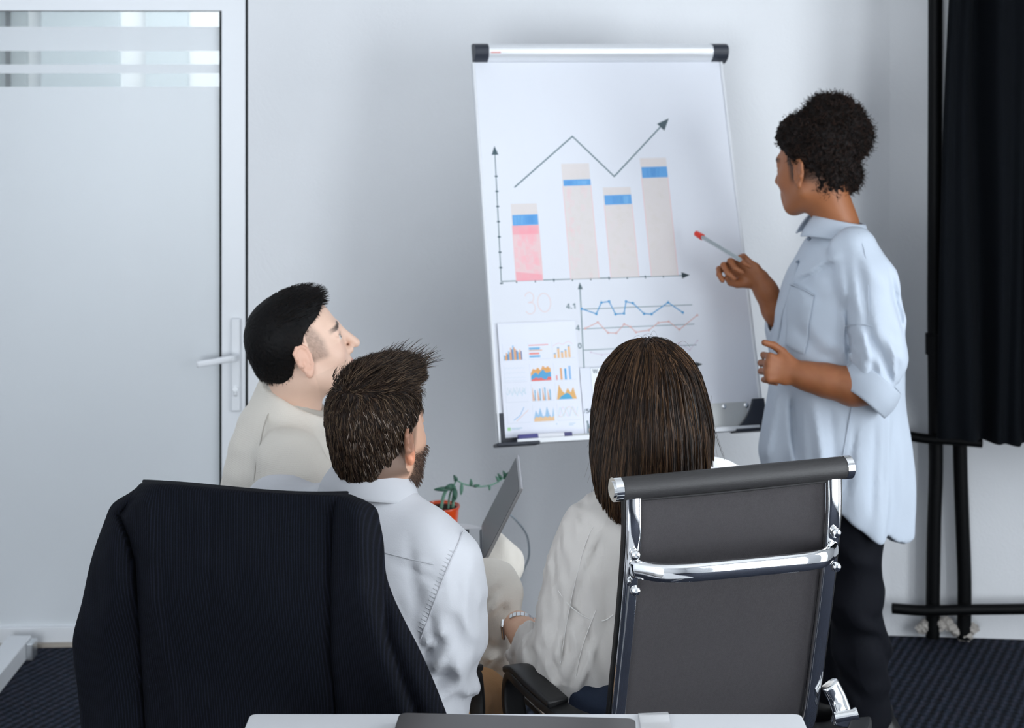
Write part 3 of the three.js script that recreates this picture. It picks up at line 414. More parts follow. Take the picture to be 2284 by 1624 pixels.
// ------------------------------------------------------------------ table with laptop and card
const TABLE_Y = 0.73;
{
  const t = thing('table', 'white rectangular table behind the two office chairs', 'table', [0.022, 0, -2.24]);
  const s = new THREE.Shape(), r = 0.012, x0 = -0.4265, x1 = 0.471, y0 = 1.84, y1 = 2.64; s.moveTo(x0 + r, y0); s.lineTo(x1 - r, y0); s.quadraticCurveTo(x1, y0, x1, y0 + r); s.lineTo(x1, y1 - r); s.quadraticCurveTo(x1, y1, x1 - r, y1); s.lineTo(x0 + r, y1); s.quadraticCurveTo(x0, y1, x0, y1 - r); s.lineTo(x0, y0 + r); s.quadraticCurveTo(x0, y0, x0 + r, y0);
  const g = new THREE.ExtrudeGeometry(s, { depth: 0.021, bevelEnabled: true, bevelSize: 0.002, bevelThickness: 0.002, bevelSegments: 3 }); g.rotateX(-Math.PI / 2); g.translate(0, TABLE_Y - 0.023, 0);
  part('table_top', g, mat({ color: new THREE.Color(0.72, 0.73, 0.755), roughness: 0.38 }), t);
  for (const x of [x0 + 0.05, x1 - 0.05]) for (const z of [-1.9, -2.58]) part('leg', rod(V(x, 0, z), V(x, TABLE_Y - 0.024, z), 0.022, 20), M.alu, t);
  // closed laptop
  const L = thing('laptop', 'closed dark grey laptop lying on the white table', 'laptop', [0.03, TABLE_Y, -2.47]);
  const lm = mat({ color: new THREE.Color(0.125, 0.12, 0.12), roughness: 0.42, metalness: 0.55 }), a = at(893, 1593, 2.606), b = at(1415, 1606, 2.584); a.y = b.y = 0;
  const ex = b.clone().sub(a).normalize(), F = basis(a.clone().add(b).multiplyScalar(0.5).setY(TABLE_Y), ex, V(0, 1, 0), ex.clone().cross(V(0, 1, 0))), w = a.distanceTo(b);
  const plate = (h0, h1) => { const q = new THREE.Shape(), W = w / 2, D = 0.25, c = 0.014; q.moveTo(-W + c, 0); q.lineTo(W - c, 0); q.quadraticCurveTo(W, 0, W, c); q.lineTo(W, D - c); q.quadraticCurveTo(W, D, W - c, D); q.lineTo(-W + c, D); q.quadraticCurveTo(-W, D, -W, D - c); q.lineTo(-W, c); q.quadraticCurveTo(-W, 0, -W + c, 0); const e = new THREE.ExtrudeGeometry(q, { depth: h1 - h0 - 0.003, bevelEnabled: true, bevelSize: 0.0015, bevelThickness: 0.0015, bevelSegments: 3 }); e.rotateX(-Math.PI / 2); e.applyMatrix4(new THREE.Matrix4().makeScale(1, 1, 1)); e.translate(0, h0 + 0.0015, 0.25); return put(e, F); };
  part('base', plate(0.001, 0.010), lm, L); part('lid', plate(0.0108, 0.0165), lm, L);
  // little folded card of milky plastic
  const C = thing('folded_card', 'small folded slip of milky plastic standing on the white table beside the laptop', 'card', [0.2315, TABLE_Y, -2.6]);
  const cm = mat({ color: new THREE.Color(0.82, 0.82, 0.83), roughness: 0.3, transmission: 0.35, thickness: 0 });
  const cx0 = 0.2062, cx1 = 0.2545; part('slip', sheet((s, v) => { const P = [[0.7312, -2.56], [0.7325, -2.598], [0.7375, -2.616], [0.7345, -2.632], [0.7312, -2.638]], k = v * 4, i = Math.min(3, k | 0), q = k - i; return V(lerp(cx0, cx1, s), lerp(P[i][0], P[i + 1][0], q) + 0.0015 * s, lerp(P[i][1], P[i + 1][1], q) - 0.002 * s); }, 8, 24, 0.0006), cm, C);
}
// ------------------------------------------------------------------ office chairs
const meshTex = dataTex(128, (x, y) => { const a = Math.sin(x * Math.PI * 2 * 16), b = Math.sin(y * Math.PI * 2 * 16), c = Math.sin((x * 16 + y * 8) * Math.PI * 2); return 0.5 + 0.22 * a * b + 0.15 * c + 0.2 * (tile(x, y, 40)); }, [30, 30]);
const meshCol = dataTex(256, (x, y) => { const a = Math.sin(x * Math.PI * 2 * 32) * Math.sin(y * Math.PI * 2 * 32), n = tile(x, y, 80) * 0.35 + tile(x, y, 12, 3) * 0.2, g = 1 + 0.5 * a + 0.4 * n; return [50 * g, 47 * g, 49 * g]; }, [15, 15], true);
const chairFabric = mat({ map: meshCol, bumpMap: meshTex, bumpScale: 0.0006, roughness: 0.78, sheen: 0.2, sheenColor: new THREE.Color(0.2, 0.2, 0.24) });
const leather = mat({ color: 0x2b2a2b, roughness: 0.5, bumpMap: fine, bumpScale: 0.0003 });
function officeChair(L, R, label, armSides, armOut = 0.08, armUp = 0) {                          // L, R: the ends of the top roll
  const X = R.clone().sub(L).setY(0).normalize(), F = V(0, 1, 0).cross(X).normalize();        // F points ahead of the sitter
  const C = L.clone().add(R).multiplyScalar(0.5), half = L.distanceTo(R) / 2, seatC = C.clone().addScaledVector(F, 0.33).setY(0);
  const t = thing('office_chair', label, 'chair', [seatC.x, 0, seatC.z]);
  const q = (x, h, f) => C.clone().addScaledVector(X, x).addScaledVector(F, f).add(V(0, -h, 0));      // across, below the roll, ahead of it
  const prof = [[0.0, 0.004], [0.07, 0.004], [0.14, 0.0136], [0.257, 0.037], [0.345, 0.058], [0.43, 0.078], [0.5, 0.1], [0.545, 0.135], [0.57, 0.19], [0.575, 0.3], [0.568, 0.45], [0.575, 0.56], [0.605, 0.6]];
  const pr = new THREE.SplineCurve(prof.map(([h, f]) => new THREE.Vector2(h, f)));
  // sling of woven mesh between the side rails, back and seat in one
  part('backrest_mesh', sheet((s, v) => { const p = pr.getPoint(0.005 + v * 0.99); return q(lerp(-half + 0.045, half - 0.045, s), p.x, p.y + 0.006 * Math.sin(s * Math.PI)); }, 24, 80, 0.006, half * 2, 1.15), chairFabric, t, 'dark woven mesh sling');
  const roll = part('top_roll', [rod(q(-half + 0.012, 0, 0), q(half - 0.012, 0, 0), 0.0205, 28), ...[-1, 1].map((s) => new THREE.SphereGeometry(0.0205, 20, 12).translate(...q(s * (half - 0.012), 0, 0).toArray()))], leather, t, 'padded dark leather roll');
  part('piping', tube([q(-half + 0.03, 0.021, -0.004), q(0, 0.0225, -0.004), q(half - 0.03, 0.021, -0.004)], 0.0028, 8, 30), mat({ color: 0x1c1b1d, roughness: 0.7 }), roll);
  for (const s of [-1, 1]) { part('end_cap', [rod(q(s * (half - 0.008), 0, 0), q(s * (half + 0.006), 0, 0), 0.0212, 28), rod(q(s * (half + 0.006), 0, 0), q(s * (half + 0.009), 0, 0), 0.015, 24)], M.chrome, roll, 'chrome disc'); }
  for (const s of [-1, 1]) {
    const x = s * (half - 0.031), pts = prof.map(([h, f]) => q(x, h + 0.004, f - 0.008)).slice(0, 12);
    const rail = part('side_rail', bar(pts, 0.029, 0.016, X, 0.8, 80), M.chrome, t, 'chrome side rail');
    part('edge_binding', bar(prof.slice(0, 12).map(([h, f]) => q(s * (half - 0.0145), h + 0.004, f - 0.002)), 0.004, 0.012, X, 0.4, 60), M.black, rail);
    for (const h of [0.115, 0.178]) part('bolt', [new THREE.SphereGeometry(0.0095, 16, 10).scale(1, 1, 0.75).translate(...q(x, h, 0.012 - 0.026).toArray())], M.chrome, rail);
  }
  // bowed cross bar
  const bow = []; for (let k = 0; k <= 10; k++) { const s = k / 10 * 2 - 1, e = Math.abs(s) ** 6; bow.push(q(s * (half - 0.03), 0.146 + 0.004 * s, 0.0 - 0.05 * (1 - e) - 0.002)); }
  part('cross_bar', bar(bow, 0.034, 0.02, V(0, 1, 0), 0.95, 60), M.chrome, t, 'bowed chrome cross bar');
  // arm loops
  for (const s of armSides) {
    const x = s * (half + armOut), loop = [q(s * (half - 0.02), 0.47, 0.085), q(s * (half + armOut * 0.4), 0.45 - armUp, 0.12), q(s * (half + armOut * 0.75), 0.438 - armUp, 0.18), q(x, 0.424 - armUp, 0.26), q(x, 0.426 - armUp, 0.3), q(x, 0.45 - armUp, 0.322), q(x, 0.5, 0.322), q(s * (half + armOut * 0.75), 0.56, 0.31), q(s * (half - 0.01), 0.59, 0.3)];
    part('arm_loop', bar(loop, 0.044, 0.02, X, 0.45, 60), M.black, t, 'black arm loop');
    part('arm_pad', bar([q(s * (half + armOut * 0.65), 0.428 - armUp, 0.15), q(s * (half + armOut * 0.9), 0.414 - armUp, 0.22), q(x, 0.409 - armUp, 0.28), q(x, 0.424 - armUp, 0.325)], 0.045, 0.014, X, 0.6, 30), M.black, t);
  }
  // gas lift and five-star foot
  const b = (x, y, f) => seatC.clone().addScaledVector(X, x).addScaledVector(F, f).setY(y);
  part('seat_frame', [put(box(half * 1.7, 0.03, 0.06, 0.006), basis(b(0, 0.41, -0.02), X, V(0, 1, 0), F.clone().negate())), rod(q(-half + 0.03, 0.6, 0.32), q(half - 0.03, 0.6, 0.32), 0.012)], M.chrome, t);
  part('gas_lift', [rod(b(0, 0.08, 0), b(0, 0.26, 0), 0.026, 20), rod(b(0, 0.26, 0), b(0, 0.43, 0), 0.015, 20)], M.black, t);
  for (let k = 0; k < 5; k++) { const a = k / 5 * Math.PI * 2 + 0.3, c = Math.cos(a), n = Math.sin(a); const leg = part('foot_arm', bar([b(0, 0.1, 0), b(c * 0.15, 0.09, n * 0.15), b(c * 0.29, 0.065, n * 0.29)], 0.035, 0.024, X.clone().multiplyScalar(-n).addScaledVector(F, c), 0.5, 10), M.chrome, t); part('castor', [rod(b(c * 0.3 - n * 0.014, 0.028, n * 0.3 + c * 0.014), b(c * 0.3 + n * 0.014, 0.028, n * 0.3 - c * 0.014), 0.028, 20), rod(b(c * 0.285, 0.03, n * 0.285), b(c * 0.285, 0.07, n * 0.285), 0.007)], M.black, leg); }
  return { t, q, X, F, C, half };
}
const CH2 = officeChair(at(1374, 1092, 2.85), at(1889, 1042, 3.0), 'black mesh office chair with chrome rails behind the long-haired woman', [-1]);
{ // right arm bracket of that chair: a chrome elbow with a pin
  const a = at(1850, 1525, 3.06), b = at(1868, 1560, 3.06), c = at(1878, 1592, 3.05);
  part('arm_bracket', [bar([a, b, c, at(1872, 1615, 3.05)], 0.034, 0.024, CH2.X, 0.8, 20), rod(at(1862, 1601, 3.03), at(1911, 1592, 3.03), 0.0095, 20), rod(at(1906, 1593, 3.03), at(1913, 1591, 3.03), 0.011, 20)], M.chrome, CH2.t, 'chrome arm bracket with pin');
  part('arm_pad', bar([at(1885, 1575, 3.1), at(1895, 1560, 3.2), at(1900, 1548, 3.4)].map((p) => p.add(V(0.02, -0.06, 0))), 0.044, 0.02, CH2.X, 0.5, 20), M.black, CH2.t);
}
const CH1 = officeChair(at(325, 1112, 2.89), at(772, 1140, 2.805), 'office chair hidden under the dark pinstriped jacket', [1], 0.142, 0.045);
// ------------------------------------------------------------------ people: shared parts
const SKIN = (o = {}) => mat({ vertexColors: true, roughness: 0.52, ...o });
const clothTex = dataTex(256, (x, y) => 0.5 + 0.25 * Math.sin(x * Math.PI * 2 * 64) * Math.sin(y * Math.PI * 2 * 64) + 0.3 * tile(x, y, 50), [12, 12]);
const headFrame = (c, f, scale = 1, up = V(0, 1, 0)) => { const z = f.clone().normalize(), x = up.clone().cross(z).normalize(), y = z.clone().cross(x); return new THREE.Matrix4().makeBasis(x.multiplyScalar(scale), y.multiplyScalar(scale), z.multiplyScalar(scale)).setPosition(c); };
// head in its own axes: +z ahead, +y up, +x to the sitter's left; chin at -0.115, crown at 0.115
function headField(neckTo, neckR = 0.056, o = {}) {
  const F = new Field(), v = V;
  F.add(ell(v(0, 0.028, -0.007), [0.0745, 0.086, 0.09]), 0.01).add(ell(v(0, -0.035, 0.022), [0.058, 0.074, 0.066]), 0.035);
  for (const s of [-1, 1]) F.add(ell(v(s * 0.036, -0.032, 0.05), [0.024, 0.028, 0.028]), 0.022).add(cap(v(s * 0.052, -0.058, -0.002), v(s * 0.022, -0.098, 0.058), 0.019, 0.016), 0.03);
  F.add(ball(v(0, -0.1, 0.069), o.chin ?? 0.0185), 0.02).add(cap(v(-0.034, 0.018, 0.072), v(0.034, 0.018, 0.072), 0.0125), 0.016);
  F.add(ell(v(0, -0.07, 0.072), [0.03, 0.024, 0.017]), 0.02);
  for (const s of [-1, 1]) F.cut(ball(v(s * 0.033, 0.0, 0.098), 0.017), 0.014);
  for (const s of [-1, 1]) F.add(ball(v(s * 0.032, -0.001, 0.0705), 0.0128), 0.003).add(cap(v(s * 0.02, 0.0055, 0.083), v(s * 0.045, 0.0045, 0.074), 0.004), 0.004).add(cap(v(s * 0.02, -0.0085, 0.082), v(s * 0.044, -0.0075, 0.074), 0.0035), 0.006);
  F.add(cap(v(0, 0.014, 0.083), v(0, -0.034, 0.106 + (o.nose ?? 0)), 0.0075, 0.0105), 0.013);
  for (const s of [-1, 1]) F.add(ball(v(s * 0.0125, -0.041, 0.094), 0.0078), 0.008);
  F.add(cap(v(-0.017, -0.0665, 0.0845), v(0.017, -0.0665, 0.0845), 0.0052), 0.006).add(cap(v(0, -0.066, 0.0885), v(0, -0.066, 0.0885), 0.0055), 0.006).add(cap(v(-0.013, -0.0765, 0.0855), v(0.013, -0.0765, 0.0855), 0.0065), 0.005);
  F.cut(cap(v(-0.019, -0.0712, 0.0925), v(0.019, -0.0712, 0.0925), 0.0018), 0.002);
  for (const s of [-1, 1]) {                                           // ears: dish, rim, lobe, hollow
    const c = v(s * 0.079, -0.012, -0.012), out = v(s * 0.86, 0, 0.42).normalize(), upE = v(0, 0.985, -0.17).normalize(), fw = upE.clone().cross(out).multiplyScalar(s).normalize();
    const P = (a, b, h = 0) => c.clone().addScaledVector(fw, a).addScaledVector(upE, b).addScaledVector(out, h);
    F.add(ell(P(0, 0.002), [0.017, 0.029, 0.006], new THREE.Matrix4().makeBasis(fw, upE, out)), 0.008);
    const rim = [[0.014, 0.012], [0.012, 0.026], [0.002, 0.033], [-0.01, 0.03], [-0.0175, 0.018], [-0.018, 0.002], [-0.0135, -0.014], [-0.005, -0.026]].map(([a, b]) => P(a, b, 0.004));
    for (let i = 1; i < rim.length; i++) F.add(cap(rim[i - 1], rim[i], 0.0036), 0.003);
    F.add(ell(P(0.003, -0.028, 0.002), [0.0085, 0.0105, 0.0055], new THREE.Matrix4().makeBasis(fw, upE, out)), 0.006);
    F.cut(ell(P(0.0015, -0.004, 0.0105), [0.0085, 0.0135, 0.0085], new THREE.Matrix4().makeBasis(fw, upE, out)), 0.004).cut(cap(P(-0.004, 0.012, 0.0095), P(-0.0085, 0.018, 0.0095), 0.0048), 0.004);
    F.add(ball(P(0.0105, -0.006, 0.005), 0.0042), 0.004);
  }
  if (neckTo) F.add(cap(v(0, -0.055, -0.03), neckTo, neckR, neckR * 1.06), 0.03);
  return F;
}
// base colour of a face point in head axes
function faceTone(skin, lip, brow, o = {}) {
  const blush = mix3(skin, lip, 0.35);
  return (x, y, z) => {
    const ax = Math.abs(x), n = 0.5 + 0.5 * noise(x * 40, y * 40, z * 40), n2 = noise(x * 300, y * 300, z * 300);
    let c = mix3(skin, blush, 0.18 * n + 0.05 * n2 + (z > 0.02 && y < -0.01 && y > -0.055 ? 0.25 * sst(0.02, 0.045, ax) * sst(0.072, 0.05, ax) : 0) + 0.5 * (ax > 0.076 && z < 0.02 ? 1 : 0) * (o.earPink ?? 0.4));
    if (z > 0.074 && y > -0.084 && y < -0.06 && ax < 0.026) c = mix3(c, lip, 0.85 * sst(0.026, 0.017, ax) * sst(-0.085, -0.081, y) * sst(-0.0595, -0.063, y) * sst(0.079, 0.083, z));
    const by = 0.021 - 0.14 * Math.max(0, ax - 0.034) + 0.004 * Math.sin(ax * 60); if (z > 0.05 && ax > 0.012 && ax < 0.056) c = mix3(c, brow, 0.92 * sst(0.0062, 0.0035, Math.abs(y - by)) * sst(0.012, 0.018, ax) * sst(0.056, 0.046, ax));
    if (z > 0.068 && Math.abs(y + 0.001) < 0.007 && ax > 0.019 && ax < 0.046) { const r = Math.hypot(ax - 0.0325, y + 0.001); const e = r < 0.003 ? [0.01, 0.01, 0.01] : r < 0.0062 ? (o.iris ?? [0.05, 0.03, 0.02]) : [0.62, 0.58, 0.56]; c = mix3(c, e, sst(0.0068, 0.0045, Math.abs(y + 0.001)) * sst(0.046, 0.042, ax) * sst(0.019, 0.022, ax)); if (y > 0.0025) c = mix3(c, [0.02, 0.015, 0.01], 0.7 * sst(0.0025, 0.0045, y)); }
    if (o.ear && ax > 0.0745 && z < 0.02 && y < 0.03) c = mix3(c, o.ear, 0.6);
    return o.more ? o.more(x, y, z, c) : c;
  };
}
// a hand with palm, four fingers of unequal length and a thumb, added to a field
function hand(F, wrist, fdir, palm, thumbSide, curls, k = 1, thumb) {
  const f = fdir.clone().normalize(), n = palm.clone().sub(f.clone().multiplyScalar(palm.dot(f))).normalize(), s = f.clone().cross(n).multiplyScalar(thumbSide).normalize();     // s points to the thumb's side
  const P = (a, b, c) => wrist.clone().addScaledVector(f, a * k).addScaledVector(s, b * k).addScaledVector(n, c * k);
  F.add(ecap(P(0.0, 0, 0), P(0.03, 0.001, 0), [0.025 * k, 0.018 * k], [0.034 * k, 0.017 * k], s), 0.012).add(ecap(P(0.03, 0.001, 0), P(0.078, 0, -0.002), [0.035 * k, 0.016 * k], [0.037 * k, 0.0125 * k], s), 0.012);
  const len = [[0.04, 0.025, 0.02], [0.045, 0.029, 0.022], [0.041, 0.027, 0.021], [0.033, 0.02, 0.018]], tips = [];
  for (let i = 0; i < 4; i++) {
    let p = P(0.082 - (i === 3 ? 0.008 : i === 0 ? 0.003 : 0), 0.0285 - i * 0.019, -0.003), ang = 0.12, side = (1.2 - i) * 0.05; const r = [0.0089, 0.0092, 0.0086, 0.0076][i] * k; const C = curls[i];
    let prev = P(0.055, 0.02 - i * 0.0135, -0.001); F.add(cap(prev, p, r, r), 0.006);
    for (let j = 0; j < 3; j++) { ang += C[j]; const q = p.clone().addScaledVector(f, Math.cos(ang) * len[i][j] * k).addScaledVector(n, Math.sin(ang) * len[i][j] * k).addScaledVector(s, side * len[i][j] * k); F.add(cap(p, q, r * (1 - 0.07 * j), r * (0.93 - 0.07 * j)), 0.0028); p = q; }
    tips.push(p);
  }
  const T = thumb ?? [[0.02, 0.024, 0.006], [0.05, 0.05, 0.018], [0.074, 0.054, 0.026], [0.094, 0.05, 0.03]];
  for (let j = 1; j < T.length; j++) F.add(cap(P(...T[j - 1]), P(...T[j]), [0.0145, 0.0115, 0.0098][j - 1] * k, [0.0115, 0.0098, 0.0082][j - 1] * k), j === 1 ? 0.012 : 0.003);
  return tips;
}
const toneGeo = (g, fn) => paint(g, fn);
const headGeo = (H, Mh, tone, cell = 0.003, lo, hi) => { const g = surface(H, cell, 0.01, lo, hi); paint(g, tone); g.applyMatrix4(Mh); g.computeVertexNormals(); return g; };
const plainTone = (skin, pink) => (x, y, z) => mix3(skin, pink, 0.16 + 0.16 * noise(x * 45, y * 45, z * 45) + 0.05 * noise(x * 260, y * 260, z * 260));
function withColor(geos) { return geos.map((g) => { g = g.index ? g.toNonIndexed() : g; for (const k of Object.keys(g.attributes)) if (!['position', 'normal', 'color'].includes(k)) g.deleteAttribute(k); return g; }); }
function skinMesh(name, geos, material, parent, label) { const g = mergeGeometries(withColor(geos)); g.setAttribute('uv', new THREE.BufferAttribute(new Float32Array(g.attributes.position.count * 2), 2)); return part(name, [g], material, parent, label); }
// follows the surface of a field down a direction field, from p
function combed(F, p, dir, steps, step, lift) {
  const f = F.f, e = 0.003, pts = []; p = p.clone();
  for (let i = 0; i < steps; i++) {
    let d = f(p.x, p.y, p.z); const n = V(f(p.x + e, p.y, p.z) - d, f(p.x, p.y + e, p.z) - d, f(p.x, p.y, p.z + e) - d).normalize();
    p.addScaledVector(n, -(d - lift(i / steps))); pts.push(p.clone());
    const g = dir(p, i / steps, n); g.addScaledVector(n, -g.dot(n) * 0.9); if (g.lengthSq() < 1e-8) break; p.addScaledVector(g.normalize(), step);
  }
  return pts;
}
function shirtGeo(F, cell, ax = V(0.8, 0, 0.6), ay = V(0, 1, 0)) { return mapUV(surface(F, cell), ax, ay); }
const shoe = (at_, dir, L = 0.27, h = 0.085) => { const f = dir.clone().setY(0).normalize(), F = new Field(), q = (a, y) => V(at_.x + f.x * a, y, at_.z + f.z * a), s = f.clone().cross(V(0, 1, 0)); F.add(ecap(q(-0.05, 0.045), q(0.06, 0.04), [0.036, 0.045], [0.042, 0.04], s), 0.02).add(ecap(q(0.06, 0.035), q(L - 0.09, 0.03), [0.044, 0.035], [0.036, 0.028], s), 0.02).add(cap(q(-0.03, 0.06), q(-0.03, h + 0.02), 0.036, 0.034), 0.02).cut(halfspace(V(0, 0.004, 0), V(0, 1, 0)).f ? { f: (x, y) => y - 0.004 } : null, 0.003); return surface(F, 0.006); };
// the first point of a field's surface on the line of sight through a spot of the photograph, from distance d on
function onto(F, u, v, d, off = 0.0003) { const f = F.f; for (let i = 0; i < 90; i++) { const p = at(u, v, d), h = f(p.x, p.y, p.z); if (h < 0.0006) return projectTo(F, p, off); d += Math.max(h * 0.8, 0.0008); if (d > 6) break; } return projectTo(F, at(u, v, d - 1), off); }
// creases and ridges of cloth: [u0, v0, u1, v1, half width in m, height in m (below zero stands proud)], measured in the photograph at distance d, on the side z > zn
function creases(list, d, zn) {
  const L = list.map(([u0, v0, u1, v1, w, h]) => { const a = at(u0, v0, d), b = at(u1, v1, d); return [a.x, a.y, b.x - a.x, b.y - a.y, w, h]; });
  return (x, y, z) => { const near = sst(zn, zn + 0.05, z); if (near <= 0) return 0; let s = 0; for (const [ax, ay, dx, dy, w, h] of L) { const px = x - ax, py = y - ay, q = dx * dx + dy * dy, t = (px * dx + py * dy) / q; if (t < -0.1 || t > 1.1) continue; const e = (px * dy - py * dx) / Math.sqrt(q), g = e / w; if (g * g > 9) continue; s += h * Math.exp(-g * g) * sst(-0.1, 0.25, t) * sst(1.1, 0.75, t); } return s * near; };
}
// ------------------------------------------------------------------ dark pinstriped jacket hung over the chair back
{
  const J = thing('suit_jacket', 'dark navy pinstriped suit jacket hung over the back of an office chair', 'jacket', [-0.47, 0.42, -2.85]);
  const stripe = dataTex(256, (x, y) => { const k = (x * 32) % 1, s = Math.exp(-(((k - 0.5) / 0.16) ** 2)), n = tile(x, y, 90); return [7 + 14 * s + 2 * n, 9 + 15 * s + 2 * n, 15 + 20 * s + 2 * n]; }, [6.4, 6.4], true);
  const twill = mat({ map: stripe, roughness: 0.86, specularIntensity: 0.22, bumpMap: clothTex, bumpScale: 0.0004 });
  const dj = (u) => lerp(2.88, 2.79, (u - 320) / 455);                   // depth of the chair's back plane across the jacket
  const curve = (pts) => new THREE.CatmullRomCurve3(pts.map(([u, v]) => V(u, v, 0)), false, 'centripetal');
  const Lc = curve([[320, 1079], [292, 1100], [252, 1127], [234, 1167], [206, 1248], [185, 1343], [165, 1423], [167, 1474], [176, 1545], [183, 1624], [188, 1720]]), Rc = curve([[775, 1105], [812, 1118], [837, 1136], [846, 1170], [853, 1208], [859, 1281], [875, 1331], [904, 1392], [933, 1448], [963, 1515], [992, 1588], [1030, 1690]]);
  const topV = (s) => lerp(1079, 1105, s) + 12 * Math.sin(Math.PI * s) * s * 1.4 - 3 * Math.sin(Math.PI * s), track = (v, list) => { for (let i = 1; i < list.length; i++) if (v <= list[i][0]) return lerp(list[i - 1][1], list[i][1], clamp((v - list[i - 1][0]) / (list[i][0] - list[i - 1][0]), 0, 1)); return list.at(-1)[1]; };
  const grooveL = (v) => track(v, [[1079, 318], [1110, 300], [1150, 268], [1200, 288], [1250, 302], [1400, 312], [1720, 330]]), ridgeL = (v) => track(v, [[1079, 322], [1350, 342], [1600, 395], [1720, 420]]);
  const grooveR = (v) => track(v, [[1100, 752], [1150, 744], [1300, 738], [1450, 738], [1720, 760]]), ridgeR = (v) => track(v, [[1100, 785], [1180, 800], [1300, 800], [1450, 838], [1590, 890], [1720, 930]]), grooveR2 = (v) => track(v, [[1100, 845], [1300, 850], [1420, 868], [1600, 935], [1720, 975]]);
  const bump = (x, w) => Math.exp(-((x / w) ** 2));
  const cloth = (s, t) => {                                                // s across (0..1 seen from behind, beyond that turning forward round the sides), t down from the top edge
    const S = clamp(s, 0, 1), T = Math.max(t, 0), l = Lc.getPoint(T), r = Rc.getPoint(T), k = sst(0, 0.16, T), u = lerp(l.x, r.x, S), v = lerp(lerp(topV(S), lerp(l.y, r.y, S), Math.min(1, T / 0.05)), lerp(l.y, r.y, S), k) + (k < 1 ? (1 - k) * 0 : 0);
    let d = dj(u) - 0.088 + 0.085 * sst(1250, 1650, v) + 0.012 * sst(0.06, 0, T);
    const e = Math.abs(2 * S - 1); d += 0.045 * e ** 10;
    d -= 0.02 * bump(u - (l.x + grooveL(v)) / 2, 34) * sst(1125, 1190, v); d += 0.02 * bump(u - grooveL(v), 9) * sst(1090, 1150, v);
    d -= 0.014 * bump(u - ridgeL(v), 15) * sst(1085, 1140, v); d += 0.004 * bump(u - 470, 5) * sst(1085, 1130, v);
    d += 0.018 * bump(u - grooveR(v), 11) * sst(1095, 1150, v); d -= 0.026 * bump(u - ridgeR(v), 30) * sst(1095, 1160, v); d += 0.016 * bump(u - grooveR2(v), 12) * sst(1250, 1400, v);
    d += 0.006 * Math.sin((u - 470) / 42 + 0.8 * Math.sin(v / 160)) * sst(1200, 1500, v) + 0.004 * noise(u / 90, v / 140, 2);
    let out = 0, up = 0; if (s < 0 || s > 1) { const q = s < 0 ? -s : s - 1; d += q * 0.75; out = (s < 0 ? 1 : -1) * 14 * sst(0.02, 0.14, q); }
    if (t < 0) { const q = -t; d += Math.sin(Math.min(1, q / 0.06) * Math.PI / 2) * 0.115; up = q > 0.03 ? -(q - 0.03) * 1.2 : 0.006 * Math.sin(q / 0.03 * Math.PI); }
    const p = at(u + out, v, d); p.y += up; return p;
  };
  const panel = (f0, f1, n) => { const m = 120, g = sheet((a, b) => { const t = lerp(-0.1, 0.985, b); return cloth(lerp(f0(t), f1(t), a), t); }, n, m, 0.004); const p = g.attributes.position, uv = g.attributes.uv; for (let i = 0; i < p.count; i++) { const c = V(p.getX(i), p.getY(i), p.getZ(i)).sub(CH1.C); uv.setXY(i, c.dot(CH1.X), c.y); } return g; };
  const sAt = (uf) => (t) => { const T = Math.max(t, 0), l = Lc.getPoint(T), r = Rc.getPoint(T); return clamp((uf((l.y + r.y) / 2) - l.x) / (r.x - l.x), 0.0, 1); };
  const sl = sAt(grooveL), sr = sAt(grooveR);
  part('sleeve', panel(() => -0.16, sl, 30), twill, J, 'left sleeve and shoulder'); part('back', panel(sl, sr, 70), twill, J); part('sleeve', panel(sr, () => 1.16, 46), twill, J, 'right sleeve and shoulder');
}
// ------------------------------------------------------------------ laptop on the man's lap
{
  const nH = at(1077, 1262, 3.55), fH = at(1075, 1177, 3.835), nT = at(1165, 1089, 3.55), L = thing('laptop', 'open grey laptop on the lap of the man in the sweater', 'laptop', [-0.15, 0.67, -3.69]);
  const ax = fH.clone().sub(nH).setY(0).normalize(), w = nH.distanceTo(fH), up = nT.clone().sub(nH); up.addScaledVector(ax, -up.dot(ax)); const h = up.length(); up.normalize();
  const mid = nH.clone().add(fH).multiplyScalar(0.5), B = frame2(mid, ax, up), grey = mat({ color: new THREE.Color(0.42, 0.42, 0.43), roughness: 0.35, metalness: 0.6 });
  const lid = part('lid', put(box(w, h, 0.006, 0.0025).translate(0, h / 2, 0), B), grey, L);
  const nz = V(B.elements[8], B.elements[9], B.elements[10]), s = nz.x < 0 ? 1 : -1;
  part('screen', put(box(w * 0.96, h * 0.92, 0.001).translate(0, h * 0.5, s * 0.0034), B), mat({ color: 0x57585b, roughness: 0.38, specularIntensity: 0.5 }), lid, 'dim grey screen');
  part('hinge', rod(nH.clone().addScaledVector(ax, 0.03), fH.clone().addScaledVector(ax, -0.03), 0.006), M.darkPlastic, L);
  const left = V(-1, -0.03, 0).addScaledVector(ax, ax.x).normalize(), C = frame2(mid.clone().addScaledVector(left, 0.108).add(V(0, -0.008, 0)), ax, left.clone().cross(ax).y > 0 ? left : left);
  const nn = V(C.elements[8], C.elements[9], C.elements[10]), su = nn.y > 0 ? 1 : -1;
  const base = part('base', put(box(w, 0.216, 0.014, 0.004), C), mat({ color: new THREE.Color(0.62, 0.63, 0.65), roughness: 0.4, metalness: 0.4 }), L);
  const keyM = mat({ color: 0x1b1d22, roughness: 0.6 }); const kg = []; for (let r = 0; r < 5; r++) for (let c = 0; c < 13; c++) kg.push(put(box(w * 0.062, 0.0155, 0.002, 0.0006, 1).translate((c - 6) * w * 0.07, -0.07 + r * 0.0185, su * 0.0078), C));
  kg.forEach((g) => part('key', g, keyM, base));
}
